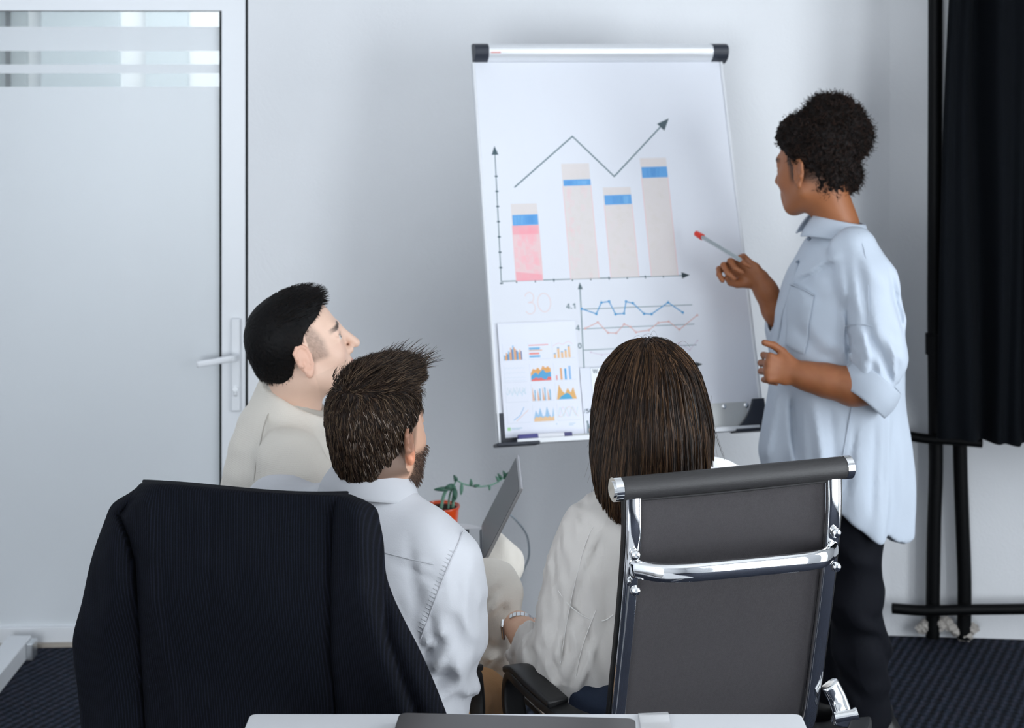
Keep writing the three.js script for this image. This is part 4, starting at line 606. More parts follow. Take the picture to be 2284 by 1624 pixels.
// ------------------------------------------------------------------ small table with the plant, stool under the man, cable
{
  const px = -0.188, pz = -4.3, ty = 0.515, t = thing('side_table', 'small round white side table under the orange plant pot', 'table', [px, 0, pz]);
  part('table_top', new THREE.CylinderGeometry(0.13, 0.13, 0.018, 40).translate(px, ty - 0.009, pz), M.white, t); part('column', rod(V(px, 0.02, pz), V(px, ty - 0.018, pz), 0.018), M.white, t); part('foot', new THREE.CylinderGeometry(0.12, 0.125, 0.02, 40).translate(px, 0.01, pz), M.white, t);
  const p = thing('potted_plant', 'trailing green plant in a small glazed orange pot', 'plant', [px, ty, pz]);
  const prof = [[0, 0.002], [0.036, 0.002], [0.04, 0.008], [0.0465, 0.075], [0.0495, 0.0785], [0.0495, 0.083], [0.0455, 0.083], [0.044, 0.066], [0, 0.066]].map(([x, y]) => new THREE.Vector2(x, y));
  part('pot', new THREE.LatheGeometry(prof, 40).translate(px, ty, pz), mat({ color: 0xd9480e, roughness: 0.3, clearcoat: 0.5 }), p, 'glazed orange pot');
  const soil = new THREE.CircleGeometry(0.0445, 30).rotateX(-Math.PI / 2); part('soil', new THREE.CylinderGeometry(0.0442, 0.0435, 0.008, 30).translate(px, ty + 0.071, pz), mat({ color: 0x3a2a20, roughness: 1, bumpMap: fine, bumpScale: 0.004 }), p);
  const stem = (pts, r) => part('stem', tube(pts, r, 7, 30), mat({ color: 0x6f9a86, roughness: 0.7 }), p), leafM = mat({ color: 0x2f5a48, roughness: 0.5, side: THREE.DoubleSide }), leafL = mat({ color: 0x55806c, roughness: 0.55, side: THREE.DoubleSide });
  const Pt = (u, v, d = 4.3) => at(u, v, d);
  stem([Pt(984, 1134), Pt(990, 1105), Pt(1000, 1088), Pt(1010, 1082)], 0.0045); stem([Pt(1010, 1132), Pt(1012, 1105), Pt(1014, 1085)], 0.0042); stem([Pt(1000, 1135), Pt(1003, 1105), Pt(1010, 1085)], 0.003);
  stem([Pt(1012, 1086), Pt(1018, 1072), Pt(1030, 1078, 4.3), Pt(1052, 1084, 4.32), Pt(1078, 1085, 4.34), Pt(1105, 1078, 4.36), Pt(1130, 1060, 4.38)], 0.0021);
  const leaf = (u0, v0, u1, v1, w, m = leafM, d = 4.3) => { const a = Pt(u0, v0, d), b = Pt(u1, v1, d - 0.012), dir = b.clone().sub(a), L = dir.length(), s = dir.clone().cross(V(0.2, 0.3, 1)).normalize(), n = s.clone().cross(dir).normalize(); part('leaf', sheet((x, t) => a.clone().addScaledVector(dir, t).addScaledVector(s, (x - 0.5) * w * Math.sin(Math.PI * (0.08 + 0.9 * t)) ** 0.8).addScaledVector(n, 0.006 * Math.sin(t * 3) - 0.006 * (x - 0.5) ** 2), 6, 10, 0.0016), m, p); };
  leaf(1008, 1090, 968, 1092, 0.012); leaf(1013, 1086, 1016, 1116, 0.013); leaf(1012, 1082, 992, 1088, 0.012); leaf(1016, 1096, 1008, 1122, 0.01);
  leaf(1018, 1074, 1012, 1060, 0.011); leaf(1030, 1078, 1028, 1104, 0.009, leafL); leaf(1050, 1084, 1050, 1068, 0.009, leafL, 4.32); leaf(1056, 1085, 1070, 1082, 0.008, leafL, 4.32); leaf(1090, 1082, 1092, 1094, 0.007, leafL, 4.35); leaf(1112, 1074, 1106, 1062, 0.008, leafL, 4.36); leaf(1122, 1068, 1138, 1052, 0.011, leafM, 4.38); leaf(1118, 1070, 1110, 1056, 0.009, leafM, 4.37); leaf(1126, 1064, 1122, 1050, 0.009, leafM, 4.38);
  const sx = -0.52, sz = -3.64, s = thing('stool', 'low dark stool under the man in the sweater', 'stool', [sx, 0, sz]);
  part('seat', new THREE.CylinderGeometry(0.165, 0.16, 0.045, 40).translate(sx, 0.4, sz), leather, s); for (let k = 0; k < 4; k++) { const a = k / 4 * Math.PI * 2 + 0.8; part('leg', rod(V(sx + Math.cos(a) * 0.14, 0, sz + Math.sin(a) * 0.14), V(sx + Math.cos(a) * 0.12, 0.38, sz + Math.sin(a) * 0.12), 0.013), M.steel, s); }
  const c = thing('cable', 'thin pale cable hanging in a loop below the lap laptop', 'cable', at(1166, 1400, 4.85).toArray());
  part('cord', tube([at(1080, 1222, 3.845), at(1120, 1150, 4.2), at(1155, 1165, 4.6), at(1178, 1205, 4.8), at(1179, 1245, 4.85), at(1166, 1275, 4.87), at(1150, 1320, 4.88), at(1140, 1400, 4.88), at(1138, 1448, 4.885)], 0.0028, 8, 80), mat({ color: 0xa9b6c0, roughness: 0.5 }), c);
}
// ------------------------------------------------------------------ the man in the pale sweater, looking up at the flip chart
{
  const G = thing('person', 'seated man with short black hair in a pale beige sweater, laptop on his lap', 'person', [-0.5, 0, -3.6]);
  const fd = V(0.9, 0.32, -0.26), Mh = headFrame(at(672, 774, 3.55), fd, 1.04), inv = Mh.clone().invert();
  const nb = at(655, 900, 3.58), loc = (p) => p.clone().applyMatrix4(inv);
  const skin = hex('#e2bfaa'), pink = hex('#d39a86');
  const stub = hex('#4a3c34'), hairC = hex('#060506');
  const H = headField(loc(nb), 0.057, { nose: 0.004 });
  // short dark hair: fades towards the temple and ears
  const hairTone = (x, y, z, c) => {
    const ax = Math.abs(x), line = z < 0.06 ? 1 : 0; const side = ax > 0.05 && ax < 0.0735 && z > -0.03 && z < 0.052 && y > -0.03 && y < 0.07;
    if (side) { const t = sst(-0.032, -0.018, y) * sst(0.052, 0.034, z + 0.4 * Math.max(0, y - 0.01)); c = mix3(c, stub, t * (0.5 + 0.12 * noise(x * 500, y * 220, z * 500))); }
    if (y < -0.05 && z < 0.08 && z > 0 ) c = mix3(c, hex('#a58672'), 0.16);
    return c;
  };
  const head = headGeo(H, Mh, faceTone(skin, hex('#c58076'), hex('#241a16'), { more: hairTone, earPink: 0.5, ear: hex('#deaa92') }), 0.003);
  const limbs = new Field(), hL = new Field(), hR = new Field();
  const shR = at(650, 1035, 3.39), elR = at(700, 1230, 3.36), wrR = at(900, 1232, 3.5), shL = at(655, 990, 3.78), elL = at(740, 1230, 3.84), wrL = at(930, 1215, 3.74);
  const tors = [[at(652, 915, 3.58), [0.05, 0.045]], [at(640, 985, 3.58), [0.1, 0.05]], [at(628, 1100, 3.58), [0.14, 0.08]], [at(630, 1370, 3.58), [0.14, 0.08]]];
  chain(limbs, tors, V(0, 0, 1)); caps(limbs, [[shR, 0.045], [elR, 0.036], [wrR, 0.026]]); caps(limbs, [[shL, 0.045], [elL, 0.036], [wrL, 0.026]]);
  hand(hR, wrR, V(0.95, 0.05, -0.2), V(0, -1, 0), -1, [[0.3, 0.5, 0.3], [0.3, 0.5, 0.3], [0.3, 0.5, 0.3], [0.3, 0.5, 0.3]], 0.95);
  hand(hL, wrL, V(0.95, 0.05, 0.15), V(0, -1, 0), 1, [[0.3, 0.5, 0.3], [0.3, 0.5, 0.3], [0.3, 0.5, 0.3], [0.3, 0.5, 0.3]], 0.95);
  const pt = plainTone(skin, pink);
  skinMesh('body', [head, toneGeo(surface(limbs, 0.012), pt), toneGeo(surface(hR, 0.004), pt), toneGeo(surface(hL, 0.004), pt)], SKIN(), G);
  // hair cap in head axes
  const K = new Field();
  K.add(ell(V(0, 0.033, -0.012), [0.0795, 0.0895, 0.0945]), 0.01).add(ell(V(0, 0.085, 0.028), [0.056, 0.034, 0.052]), 0.03).add(ell(V(0, 0.026, -0.035), [0.077, 0.085, 0.0725]), 0.02).add(cap(V(0, -0.02, -0.05), V(0, -0.06, -0.052), 0.05, 0.042), 0.03).bend((x, y, z) => 0.0014 * noise(x * 160, y * 160, z * 160));
  K.cut({ f: (x, y, z) => { const ax = Math.abs(x); const f1 = z - (0.078 - 0.9 * Math.max(0, 0.088 - y) - 8 * Math.max(0, ax - 0.03) ** 2); const f2 = z - lerp(-0.035, 0.012, sst(-0.03, 0.055, y)) - 0.002 * noise(y * 200, z * 90, 3); const low = -(y + 0.05 + 0.3 * (z + 0.06)); return -Math.max(y > 0.062 ? Math.min(f1, 1) : lerp(f2, Math.min(f1, 1), sst(0.03, 0.062, y)), low) * 0.7; } }, 0.006);
  const hg = surface(K, 0.003, 0.01, V(-0.11, -0.14, -0.15), V(0.11, 0.16, 0.12)); paint(hg, (x, y, z) => { const t = sst(-0.05, 0.02, z) * sst(0.055, 0.0, y) ; return mix3(hairC, hex('#2c231f'), 0.5 * t + 0.15 * noise(x * 300, y * 100, z * 300)); }); hg.applyMatrix4(Mh); hg.computeVertexNormals();
  const fuzz = []; { const pp = hg.attributes.position, nn = hg.attributes.normal, z = V(0, 0, 0).set(Mh.elements[8], Mh.elements[9], Mh.elements[10]).normalize(), yv = V(Mh.elements[4], Mh.elements[5], Mh.elements[6]).normalize(); for (let i = 0; i < 4200; i++) { const k = (rnd() * pp.count) | 0, p = V(pp.getX(k), pp.getY(k), pp.getZ(k)), n = V(nn.getX(k), nn.getY(k), nn.getZ(k)), l = loc(p); const dir = l.y > 0.07 ? z.clone() : yv.clone().multiplyScalar(-1); const L = l.y > 0.07 ? 0.012 : 0.006; p.addScaledVector(n, -0.002); fuzz.push([0, 0.5, 1].map((t) => p.clone().addScaledVector(n, L * 0.45 * t).addScaledVector(dir, L * t).add(V(rr(-1, 1), rr(-1, 1), rr(-1, 1)).multiplyScalar(0.001 * t)))); } }
  const fz = strands(fuzz, 0.0006, 0.0002, [hex('#0a090a'), hex('#17130f'), hex('#221a16')]);
  skinMesh('hair', [hg, fz], mat({ vertexColors: true, roughness: 0.62, specularIntensity: 0.3 }), G, 'short black hair, faded at the temple');
  // sweater
  const S = new Field(), side = V(0, 0, 1);
  chain(S, [[at(648, 868, 3.58), [0.07, 0.068]], [at(646, 915, 3.58), [0.086, 0.08]], [at(640, 950, 3.58), [0.108, 0.092]], [at(635, 985, 3.58), [0.15, 0.1]], [at(628, 1040, 3.58), [0.185, 0.116]], [at(624, 1110, 3.58), [0.185, 0.122]], [at(628, 1260, 3.58), [0.18, 0.12]], [at(640, 1390, 3.58), [0.19, 0.125]]], side, 0.03);
  caps(S, [[shR, 0.072], [at(675, 1120, 3.35), 0.068], [elR, 0.06], [at(800, 1240, 3.42), 0.053], [wrR, 0.042]], 0.075); caps(S, [[shL, 0.075], [elL, 0.058], [wrL, 0.042]], 0.035);
  S.cut(cap(at(668, 830, 3.58), at(657, 895, 3.58), 0.0615, 0.058), 0.004);
  const cutP = at(650, 880, 3.58), cutN = V(0.5, 0.866, 0); S.cut({ f: (x, y, z) => Math.max(-(cutN.x * (x - cutP.x) + cutN.y * (y - cutP.y)), Math.hypot(x - cutP.x - 0.01, z - cutP.z) - 0.085) }, 0.006);
  S.bend((x, y, z) => 0.004 * noise(x * 9, y * 14, z * 9) + 0.0035 * Math.sin((y + 0.9 * x) * 60 + 3 * noise(x * 5, y * 5, z * 5)) * sst(1.0, 0.85, y) * 0.6);
  const knit = dataTex(256, (x, y) => 0.5 + 0.3 * Math.abs(Math.sin((x * 32 + 0.3 * Math.sin(y * 400)) * Math.PI)) * Math.sin(y * Math.PI * 2 * 40) + 0.3 * tile(x, y, 60), [7, 7]);
  const wool = mat({ color: hex3('#dcd6cc'), roughness: 0.95, bumpMap: knit, bumpScale: 0.0005, sheen: 0.3, sheenColor: new THREE.Color(0.7, 0.68, 0.62) });
  const sw = part('sweater', shirtGeo(S, 0.007, V(1, 0, 0), V(0, 1, 0)), wool, G, 'pale beige knitted sweater');
  const ring = []; for (let k = 0; k <= 24; k++) { const a = k / 24 * Math.PI * 2; ring.push(at(656, 884, 3.58).add(V(Math.cos(a) * 0.064, -0.037 * Math.cos(a), Math.sin(a) * 0.066))); }
  part('neckband', tube(ring.slice(0, 24), 0.0085, 8, 60, true), wool, sw);
  part('raglan_seam', tube([[622, 882], [598, 925], [580, 990], [568, 1060], [566, 1110]].map(([u, v]) => onto(S, u, v, 3.1)), 0.0016, 6, 40), wool, sw);
  // trousers
  const T = new Field(), hipR = at(660, 1390, 3.46), knR = at(1088, 1328, 3.46), anR = at(1078, 1650, 3.46), hipL = at(690, 1385, 3.72), knL = at(1096, 1262, 3.78), anL = at(1090, 1560, 3.8);
  caps(T, [[hipR, 0.098], [at(860, 1375, 3.46), 0.08], [knR, 0.068], [at(1082, 1470, 3.46), 0.066], [anR, 0.06]], 0.03); caps(T, [[hipL, 0.098], [at(880, 1345, 3.74), 0.075], [knL, 0.066], [at(1092, 1400, 3.79), 0.062], [anL, 0.058]], 0.03);
  T.add(ell(at(640, 1385, 3.59), [0.12, 0.09, 0.17]), 0.05);
  T.bend((x, y, z) => { const kx = Math.abs(x + 0.05); return sst(0.25, 0.0, kx) * (0.007 * Math.sin((y * 1.0 - x * 1.3) * 62 + 2.5 * noise(x * 8, y * 8, z * 8)) * sst(0.68, 0.55, y) + 0.006 * noise(x * 18, y * 10, z * 14)); });
  T.bend(creases([[1062, 1350, 1120, 1300, 0.008, 0.01], [1068, 1395, 1130, 1340, 0.009, 0.014], [1060, 1380, 1110, 1335, 0.008, -0.008], [1065, 1420, 1120, 1440, 0.009, 0.012], [1070, 1450, 1130, 1460, 0.008, -0.009], [1075, 1480, 1120, 1500, 0.01, 0.01], [1085, 1215, 1120, 1235, 0.01, 0.01]], 3.42, -3.6));
  part('trousers', shirtGeo(T, 0.007), mat({ color: hex3('#ece6dc'), roughness: 0.9, bumpMap: clothTex, bumpScale: 0.0004 }), G, 'pale stone cotton trousers');
  const sm = mat({ color: hex3('#b9b4ac'), roughness: 0.7 });
  for (const p of [anR, anL]) part('shoe', shoe(V(p.x, 0, p.z), V(1, 0, -0.2)), sm, G);
}
function hex3(h) { return new THREE.Color(h); }
function projectTo(F, p, off = 0) { const f = F.f, e = 0.002; p = p.clone(); for (let i = 0; i < 5; i++) { const d = f(p.x, p.y, p.z), n = V(f(p.x + e, p.y, p.z) - d, f(p.x, p.y + e, p.z) - d, f(p.x, p.y, p.z + e) - d).normalize(); p.addScaledVector(n, -(d - off)); } return p; }
// ------------------------------------------------------------------ the bearded man in the white shirt, seen from behind
{
  const G = thing('person', 'seated man with tousled brown hair and beard in a white shirt', 'person', [-0.3, 0, -3.1]);
  const fd = V(0.575, 0.1, -0.82), Mh = headFrame(at(845, 962, 3.08), fd, 1.02), inv = Mh.clone().invert(), loc = (p) => p.clone().applyMatrix4(inv);
  const nb = at(815, 1120, 3.08), skin = hex('#d3a88e'), pink = hex('#d0806a'), beard = hex('#4a3527');
  const H = headField(loc(nb), 0.06, {});
  const inBeard = (x, y, z) => { const ax = Math.abs(x); return sst(-0.03, -0.05, y) * sst(0.0, 0.018, z - 0.25 * (y + 0.05)) * sst(-0.02, 0.01, z) * (1 - sst(0.07, 0.078, z) * sst(-0.08, -0.06, y)); };
  const inSide = (x, y, z) => { const ax = Math.abs(x); return ax > 0.045 && y > -0.035 ? sst(0.035, 0.02, z - 0.15 * y) * sst(-0.035, -0.02, y) : 0; };
  const head = headGeo(H, Mh, faceTone(skin, hex('#b5645a'), hex('#4a3424'), { earPink: 0.9, ear: hex('#dd8257'), more: (x, y, z, c) => { c = mix3(c, beard, 0.7 * inBeard(x, y, z)); c = mix3(c, hex('#6b5445'), 0.75 * inSide(x, y, z)); if (z < -0.005 && y > -0.1 && Math.abs(x) < 0.073) c = mix3(c, hex('#3a2b22'), 0.8 * sst(-0.08, -0.062, y)); return c; } }), 0.003);
  // joints
  const shR = at(985, 1225, 2.99), elR = at(988, 1540, 3.0), wrR = at(960, 1560, 3.2), shL = at(618, 1140, 3.17), elL = at(560, 1480, 3.22), wrL = at(715, 1550, 3.3);
  const sd = V(0.9, 0, 0.42);
  const limbs = new Field(), hR = new Field(), hL = new Field();
  chain(limbs, [[nb, [0.055, 0.05]], [at(805, 1200, 3.08), [0.13, 0.07]], [at(800, 1400, 3.04), [0.14, 0.09]], [at(810, 1640, 2.98), [0.14, 0.1]]], sd); caps(limbs, [[shR, 0.04], [elR, 0.034], [wrR, 0.026]]); caps(limbs, [[shL, 0.04], [elL, 0.034], [wrL, 0.026]]);
  const cl = [[0.25, 0.35, 0.2], [0.28, 0.4, 0.25], [0.3, 0.4, 0.25], [0.3, 0.4, 0.25]];
  hand(hR, wrR, V(0.2, -0.1, -1), V(-0.2, -1, 0.1), -1, cl); hand(hL, wrL, V(0.4, -0.1, -0.9), V(0.1, -1, 0.1), 1, cl);
  const pt = plainTone(skin, pink);
  skinMesh('body', [head, toneGeo(surface(limbs, 0.012), pt), toneGeo(surface(hR, 0.004), pt), toneGeo(surface(hL, 0.004), pt)], SKIN(), G);
  // hair: a volume and combed strands
  const K = new Field();
  K.add(ell(V(0, 0.034, -0.012), [0.084, 0.0925, 0.0965]), 0.01).add(ell(V(0.0, 0.084, 0.02), [0.064, 0.04, 0.064]), 0.03).add(cap(V(0, -0.03, -0.05), V(0, -0.066, -0.045), 0.054, 0.05), 0.03).add(ell(V(0, 0.102, 0.07), [0.045, 0.02, 0.03]), 0.03).bend((x, y, z) => 0.0025 * noise(x * 55, y * 40, z * 55));
  K.cut({ f: (x, y, z) => { const f1 = z - 0.105 + 0.6 * Math.max(0, 0.1 - y), f2 = z - lerp(-0.02, 0.045, sst(-0.03, 0.07, y)); const low = -(y + 0.085 + 0.3 * (z + 0.05)); return -Math.max(y > 0.085 ? f1 : f2, low) * 0.6; } }, 0.008);
  const hg = surface(K, 0.003, 0.01, V(-0.12, -0.14, -0.15), V(0.12, 0.17, 0.14));
  const brown = [hex('#1c130e'), hex('#261a13'), hex('#34251b'), hex('#463427'), hex('#61503f'), hex('#17100c')];
  paint(hg, (x, y, z) => mix3(mix3(hex('#120c0a'), hex('#261a14'), 0.5 + 0.5 * noise(x * 220, y * 30, z * 220)), hex('#6e5a4c'), 0.45 * sst(0.0, 0.05, z) * sst(0.06, 0.0, y)));
  const pp = hg.attributes.position, list = [], front = [], whorl = V(0.012, 0.115, -0.05);
  for (let i = 0; i < 13000; i++) {
    const k = (rnd() * pp.count) | 0, p = V(pp.getX(k), pp.getY(k), pp.getZ(k)); if (p.y < -0.11) continue;
    const top = sst(0.055, 0.1, p.y + 0.35 * (p.z + 0.02)), side = Math.abs(p.x) > 0.05 && p.z > -0.03;
    const L = lerp(side ? 0.012 : 0.026, 0.05, top) * rr(0.7, 1.2), n = 6, lf = lerp(0.002, 0.012, top) * rr(0.4, 1.3);
    const wob = V(rr(-1, 1), rr(-1, 1), rr(-1, 1)).multiplyScalar(0.25);
    list.push(combed(K, p, (q) => { const out = q.clone().sub(whorl).setY(0); const fw = V(0.12 * Math.sign(q.x), 0.15, 1), dn = V(-0.25 * Math.sign(q.x) * 0, -1, 0.25); const t = sst(0.07, 0.105, q.y + 0.2 * (q.z + 0.02)); return dn.multiplyScalar(1 - t).addScaledVector(fw, t).addScaledVector(out.normalize(), 0.35 * t).add(wob); }, n, L / n, (t) => 0.0008 + lf * t));
  }
  // tousled quiff leaning forward over the brow
  for (let i = 0; i < 420; i++) { const p = V(rr(-0.05, 0.05), 0.108 + rr(-0.012, 0.012), rr(0.035, 0.09)), d = V(rr(-0.35, 0.25), rr(0.1, 0.6), rr(0.7, 1.1)).normalize(), L = rr(0.03, 0.062), bend_ = V(rr(-0.3, 0.3), rr(-0.8, -0.1), rr(-0.1, 0.4)); front.push([0, 0.3, 0.6, 0.85, 1].map((t) => p.clone().addScaledVector(d, L * t).addScaledVector(bend_, L * 0.3 * t * t))); }
  for (let i = 0; i < 160; i++) { const a = rr(0, 6.28), p = V(0.07 * Math.cos(a), 0.108 + rr(-0.01, 0.01), -0.01 + 0.075 * Math.sin(a)), d = V(Math.cos(a) * 0.4, rr(0.3, 0.7), 0.7).normalize(), L = rr(0.015, 0.035); front.push([0, 0.5, 1].map((t) => p.clone().addScaledVector(d, L * t).add(V(0, -L * 0.35 * t * t, 0)))); }
  const grey = []; for (let i = 0; i < 900; i++) { const k = (rnd() * pp.count) | 0, p = V(pp.getX(k), pp.getY(k), pp.getZ(k)); if (p.x > -0.02 || p.y > 0.07 || p.y < -0.09) continue; grey.push(combed(K, p, () => V(rr(-0.1, 0.1), -1, 0.35), 4, 0.004, (t) => 0.0015 + 0.003 * t)); }
  const beardS = []; { const hp = surface(H, 0.004, 0.01, V(-0.1, -0.13, -0.03), V(0.1, -0.02, 0.11)).attributes.position; for (let i = 0; i < 5200; i++) { const k = (rnd() * hp.count) | 0, p = V(hp.getX(k), hp.getY(k), hp.getZ(k)); if (rnd() > inBeard(p.x, p.y, p.z)) continue; const n = p.clone().sub(V(0, -0.05, 0.01)).normalize(), L = rr(0.005, 0.011); beardS.push([0, 0.5, 1].map((t) => p.clone().addScaledVector(n, L * 0.8 * t - 0.001).add(V(0, -L * 0.9 * t * t, L * 0.2 * t)))); } }
  const gs = [hg, strands(list, 0.00058, 0.0002, brown), strands(front, 0.0006, 0.00018, brown), strands(grey, 0.0005, 0.0002, [hex('#8d8077'), hex('#a3968c'), hex('#6f6258')])].map((g) => { g = g.clone(); g.applyMatrix4(Mh); return g; });
  gs[0].computeVertexNormals();
  skinMesh('hair', gs, mat({ vertexColors: true, roughness: 0.5, specularIntensity: 0.35 }), G, 'tousled brown hair, cropped at the sides');
  const bg = strands(beardS, 0.0006, 0.0002, [hex('#3c2a1f'), hex('#574033'), hex('#6e5443')]); bg.applyMatrix4(Mh);
  skinMesh('beard', [bg], mat({ vertexColors: true, roughness: 0.6 }), G, 'short brown beard');
  // shirt
  const S = new Field();
  chain(S, [[at(820, 1100, 3.08), [0.058, 0.052]], [at(812, 1140, 3.08), [0.095, 0.068]], [at(803, 1180, 3.08), [0.148, 0.09]], [at(800, 1240, 3.06), [0.182, 0.115]], [at(800, 1330, 3.04), [0.19, 0.125]], [at(800, 1450, 3.02), [0.18, 0.13]], [at(805, 1640, 2.98), [0.175, 0.135]]], sd, 0.04);
  caps(S, [[at(950, 1212, 3.01), 0.058], [at(992, 1258, 2.99), 0.0575], [at(1003, 1340, 2.98), 0.0545], [at(1000, 1430, 2.98), 0.054], [at(988, 1535, 3.0), 0.05], [at(965, 1555, 3.12), 0.046], [wrR, 0.036]], 0.05);
  caps(S, [[at(645, 1135, 3.15), 0.055], [shL, 0.056], [at(585, 1300, 3.2), 0.056], [elL, 0.05], [wrL, 0.038]], 0.05);
  S.cut(cap(at(850, 1030, 3.08), at(818, 1110, 3.08), 0.062, 0.062), 0.004);
  const arm = (x, y) => sst(0.02, 0.05, x + 0.16);
  S.bend((x, y, z) => { const p = (x + 0.13), a = sst(-0.19, -0.15, x) * sst(0.92, 0.86, y); let w = 0.003 * noise(x * 10, y * 7, z * 10);
    w += a * (0.0045 * Math.sin((y * 1.0 + x * 1.5) * 55 + 2 * noise(x * 9, y * 9, z * 6)) * sst(0.88, 0.7, y) + 0.004 * noise(x * 22, y * 9, z * 20));
    w += 0.006 * Math.exp(-(((x + 0.165 + 0.13 * (y - 0.75)) / 0.012) ** 2)) * sst(0.95, 0.85, y) * sst(0.5, 0.7, y); return w; });
  S.bend(creases([[945, 1420, 1000, 1380, 0.01, -0.008], [950, 1450, 990, 1400, 0.012, 0.014], [960, 1475, 1015, 1420, 0.012, -0.008], [955, 1510, 1020, 1490, 0.012, 0.013], [965, 1540, 1030, 1520, 0.01, -0.007], [880, 1300, 930, 1420, 0.014, 0.005], [870, 1240, 990, 1290, 0.006, 0.003], [1030, 1260, 1045, 1420, 0.012, -0.005], [960, 1350, 975, 1420, 0.009, 0.007]], 2.95, -3.05));
  const cotton = mat({ color: new THREE.Color(0.6, 0.61, 0.645), roughness: 0.82, bumpMap: clothTex, bumpScale: 0.0002 });
  const sh = part('shirt', shirtGeo(S, 0.006, V(0.8, 0, 0.6)), cotton, G, 'white cotton shirt');
  // collar: stand and fold, leaning round the neck
  const cc = at(826, 1068, 3.08), ax = V(0.9, 0.0, 0.42).normalize(), ay = V(0.1, 1, -0.16).normalize(), az = ax.clone().cross(ay).normalize();
  part('collar', [sheet((s, t) => { const a = lerp(-2.55, 2.55, s) - Math.PI / 2, k = Math.abs(s - 0.5) * 2, top = 0.026 - 0.022 * k * k, R = lerp(0.069, 0.094, t) + 0.004 * Math.sin(t * Math.PI); const h = lerp(top, -0.03 - 0.006 * k, t); return cc.clone().addScaledVector(ax, Math.cos(a) * R * 1.04).addScaledVector(az, -Math.sin(a) * R * 1.0).addScaledVector(ay, h); }, 60, 10, 0.003), sheet((s, t) => { const a = lerp(-2.6, 2.6, s) - Math.PI / 2, k = Math.abs(s - 0.5) * 2, top = 0.026 - 0.022 * k * k; return cc.clone().addScaledVector(ax, Math.cos(a) * 0.0655 * 1.04).addScaledVector(az, -Math.sin(a) * 0.0655).addScaledVector(ay, lerp(top, -0.035, t)); }, 50, 6, 0.002)], cotton, sh);
  const seam = (pts, r) => tube(pts.map(([u, v]) => onto(S, u, v, 2.7)), r, 6, 70);
  const yoke = [], arms = []; for (let k = 0; k <= 12; k++) { const t = k / 12; yoke.push([lerp(690, 968, t), lerp(1175, 1258, t) + 8 * Math.sin(t * 3)]); arms.push([lerp(1048, 938, t ** 0.85), lerp(1165, 1425, t)]); }
  part('yoke_seam', seam(yoke, 0.0013), cotton, sh); part('armhole_seam', seam(arms, 0.0016), cotton, sh);
  const puck = []; for (let k = 0; k < 22; k++) { const t = 0.25 + 0.72 * k / 22, u = lerp(1048, 938, t ** 0.85), v = lerp(1165, 1425, t), a = onto(S, u - 3, v + 2, 2.7), b = onto(S, u - 13, v - 3, 2.7); puck.push(rod(a, b, 0.0016, 6, 0.0006)); } part('seam_puckers', puck, cotton, sh); sh.children[sh.children.length - 1].userData.kind = 'stuff';
  // trousers
  const T = new Field(), hpR = at(895, 1640, 2.98), knR = at(1066, 1566, 3.33), hpL = at(720, 1610, 3.05), knL = at(860, 1540, 3.5);
  caps(T, [[hpR, 0.095], [at(985, 1600, 3.15), 0.078], [knR, 0.062], [V(knR.x + 0.01, 0.12, knR.z + 0.02), 0.052]], 0.03); caps(T, [[hpL, 0.095], [knL, 0.064], [V(knL.x + 0.02, 0.12, knL.z + 0.04), 0.052]], 0.03); T.add(ell(at(805, 1640, 2.99), [0.17, 0.085, 0.12]), 0.05);
  T.bend((x, y, z) => 0.003 * noise(x * 18, y * 12, z * 18));
  part('trousers', shirtGeo(T, 0.008), mat({ color: hex3('#b48a5f'), roughness: 0.85, bumpMap: clothTex, bumpScale: 0.0004 }), G, 'tan cotton trousers');
  for (const k of [knR, knL]) part('shoe', shoe(V(k.x + 0.01, 0, k.z + 0.02), V(0.35, 0, -1)), mat({ color: 0x2a1d14, roughness: 0.5 }), G);
}
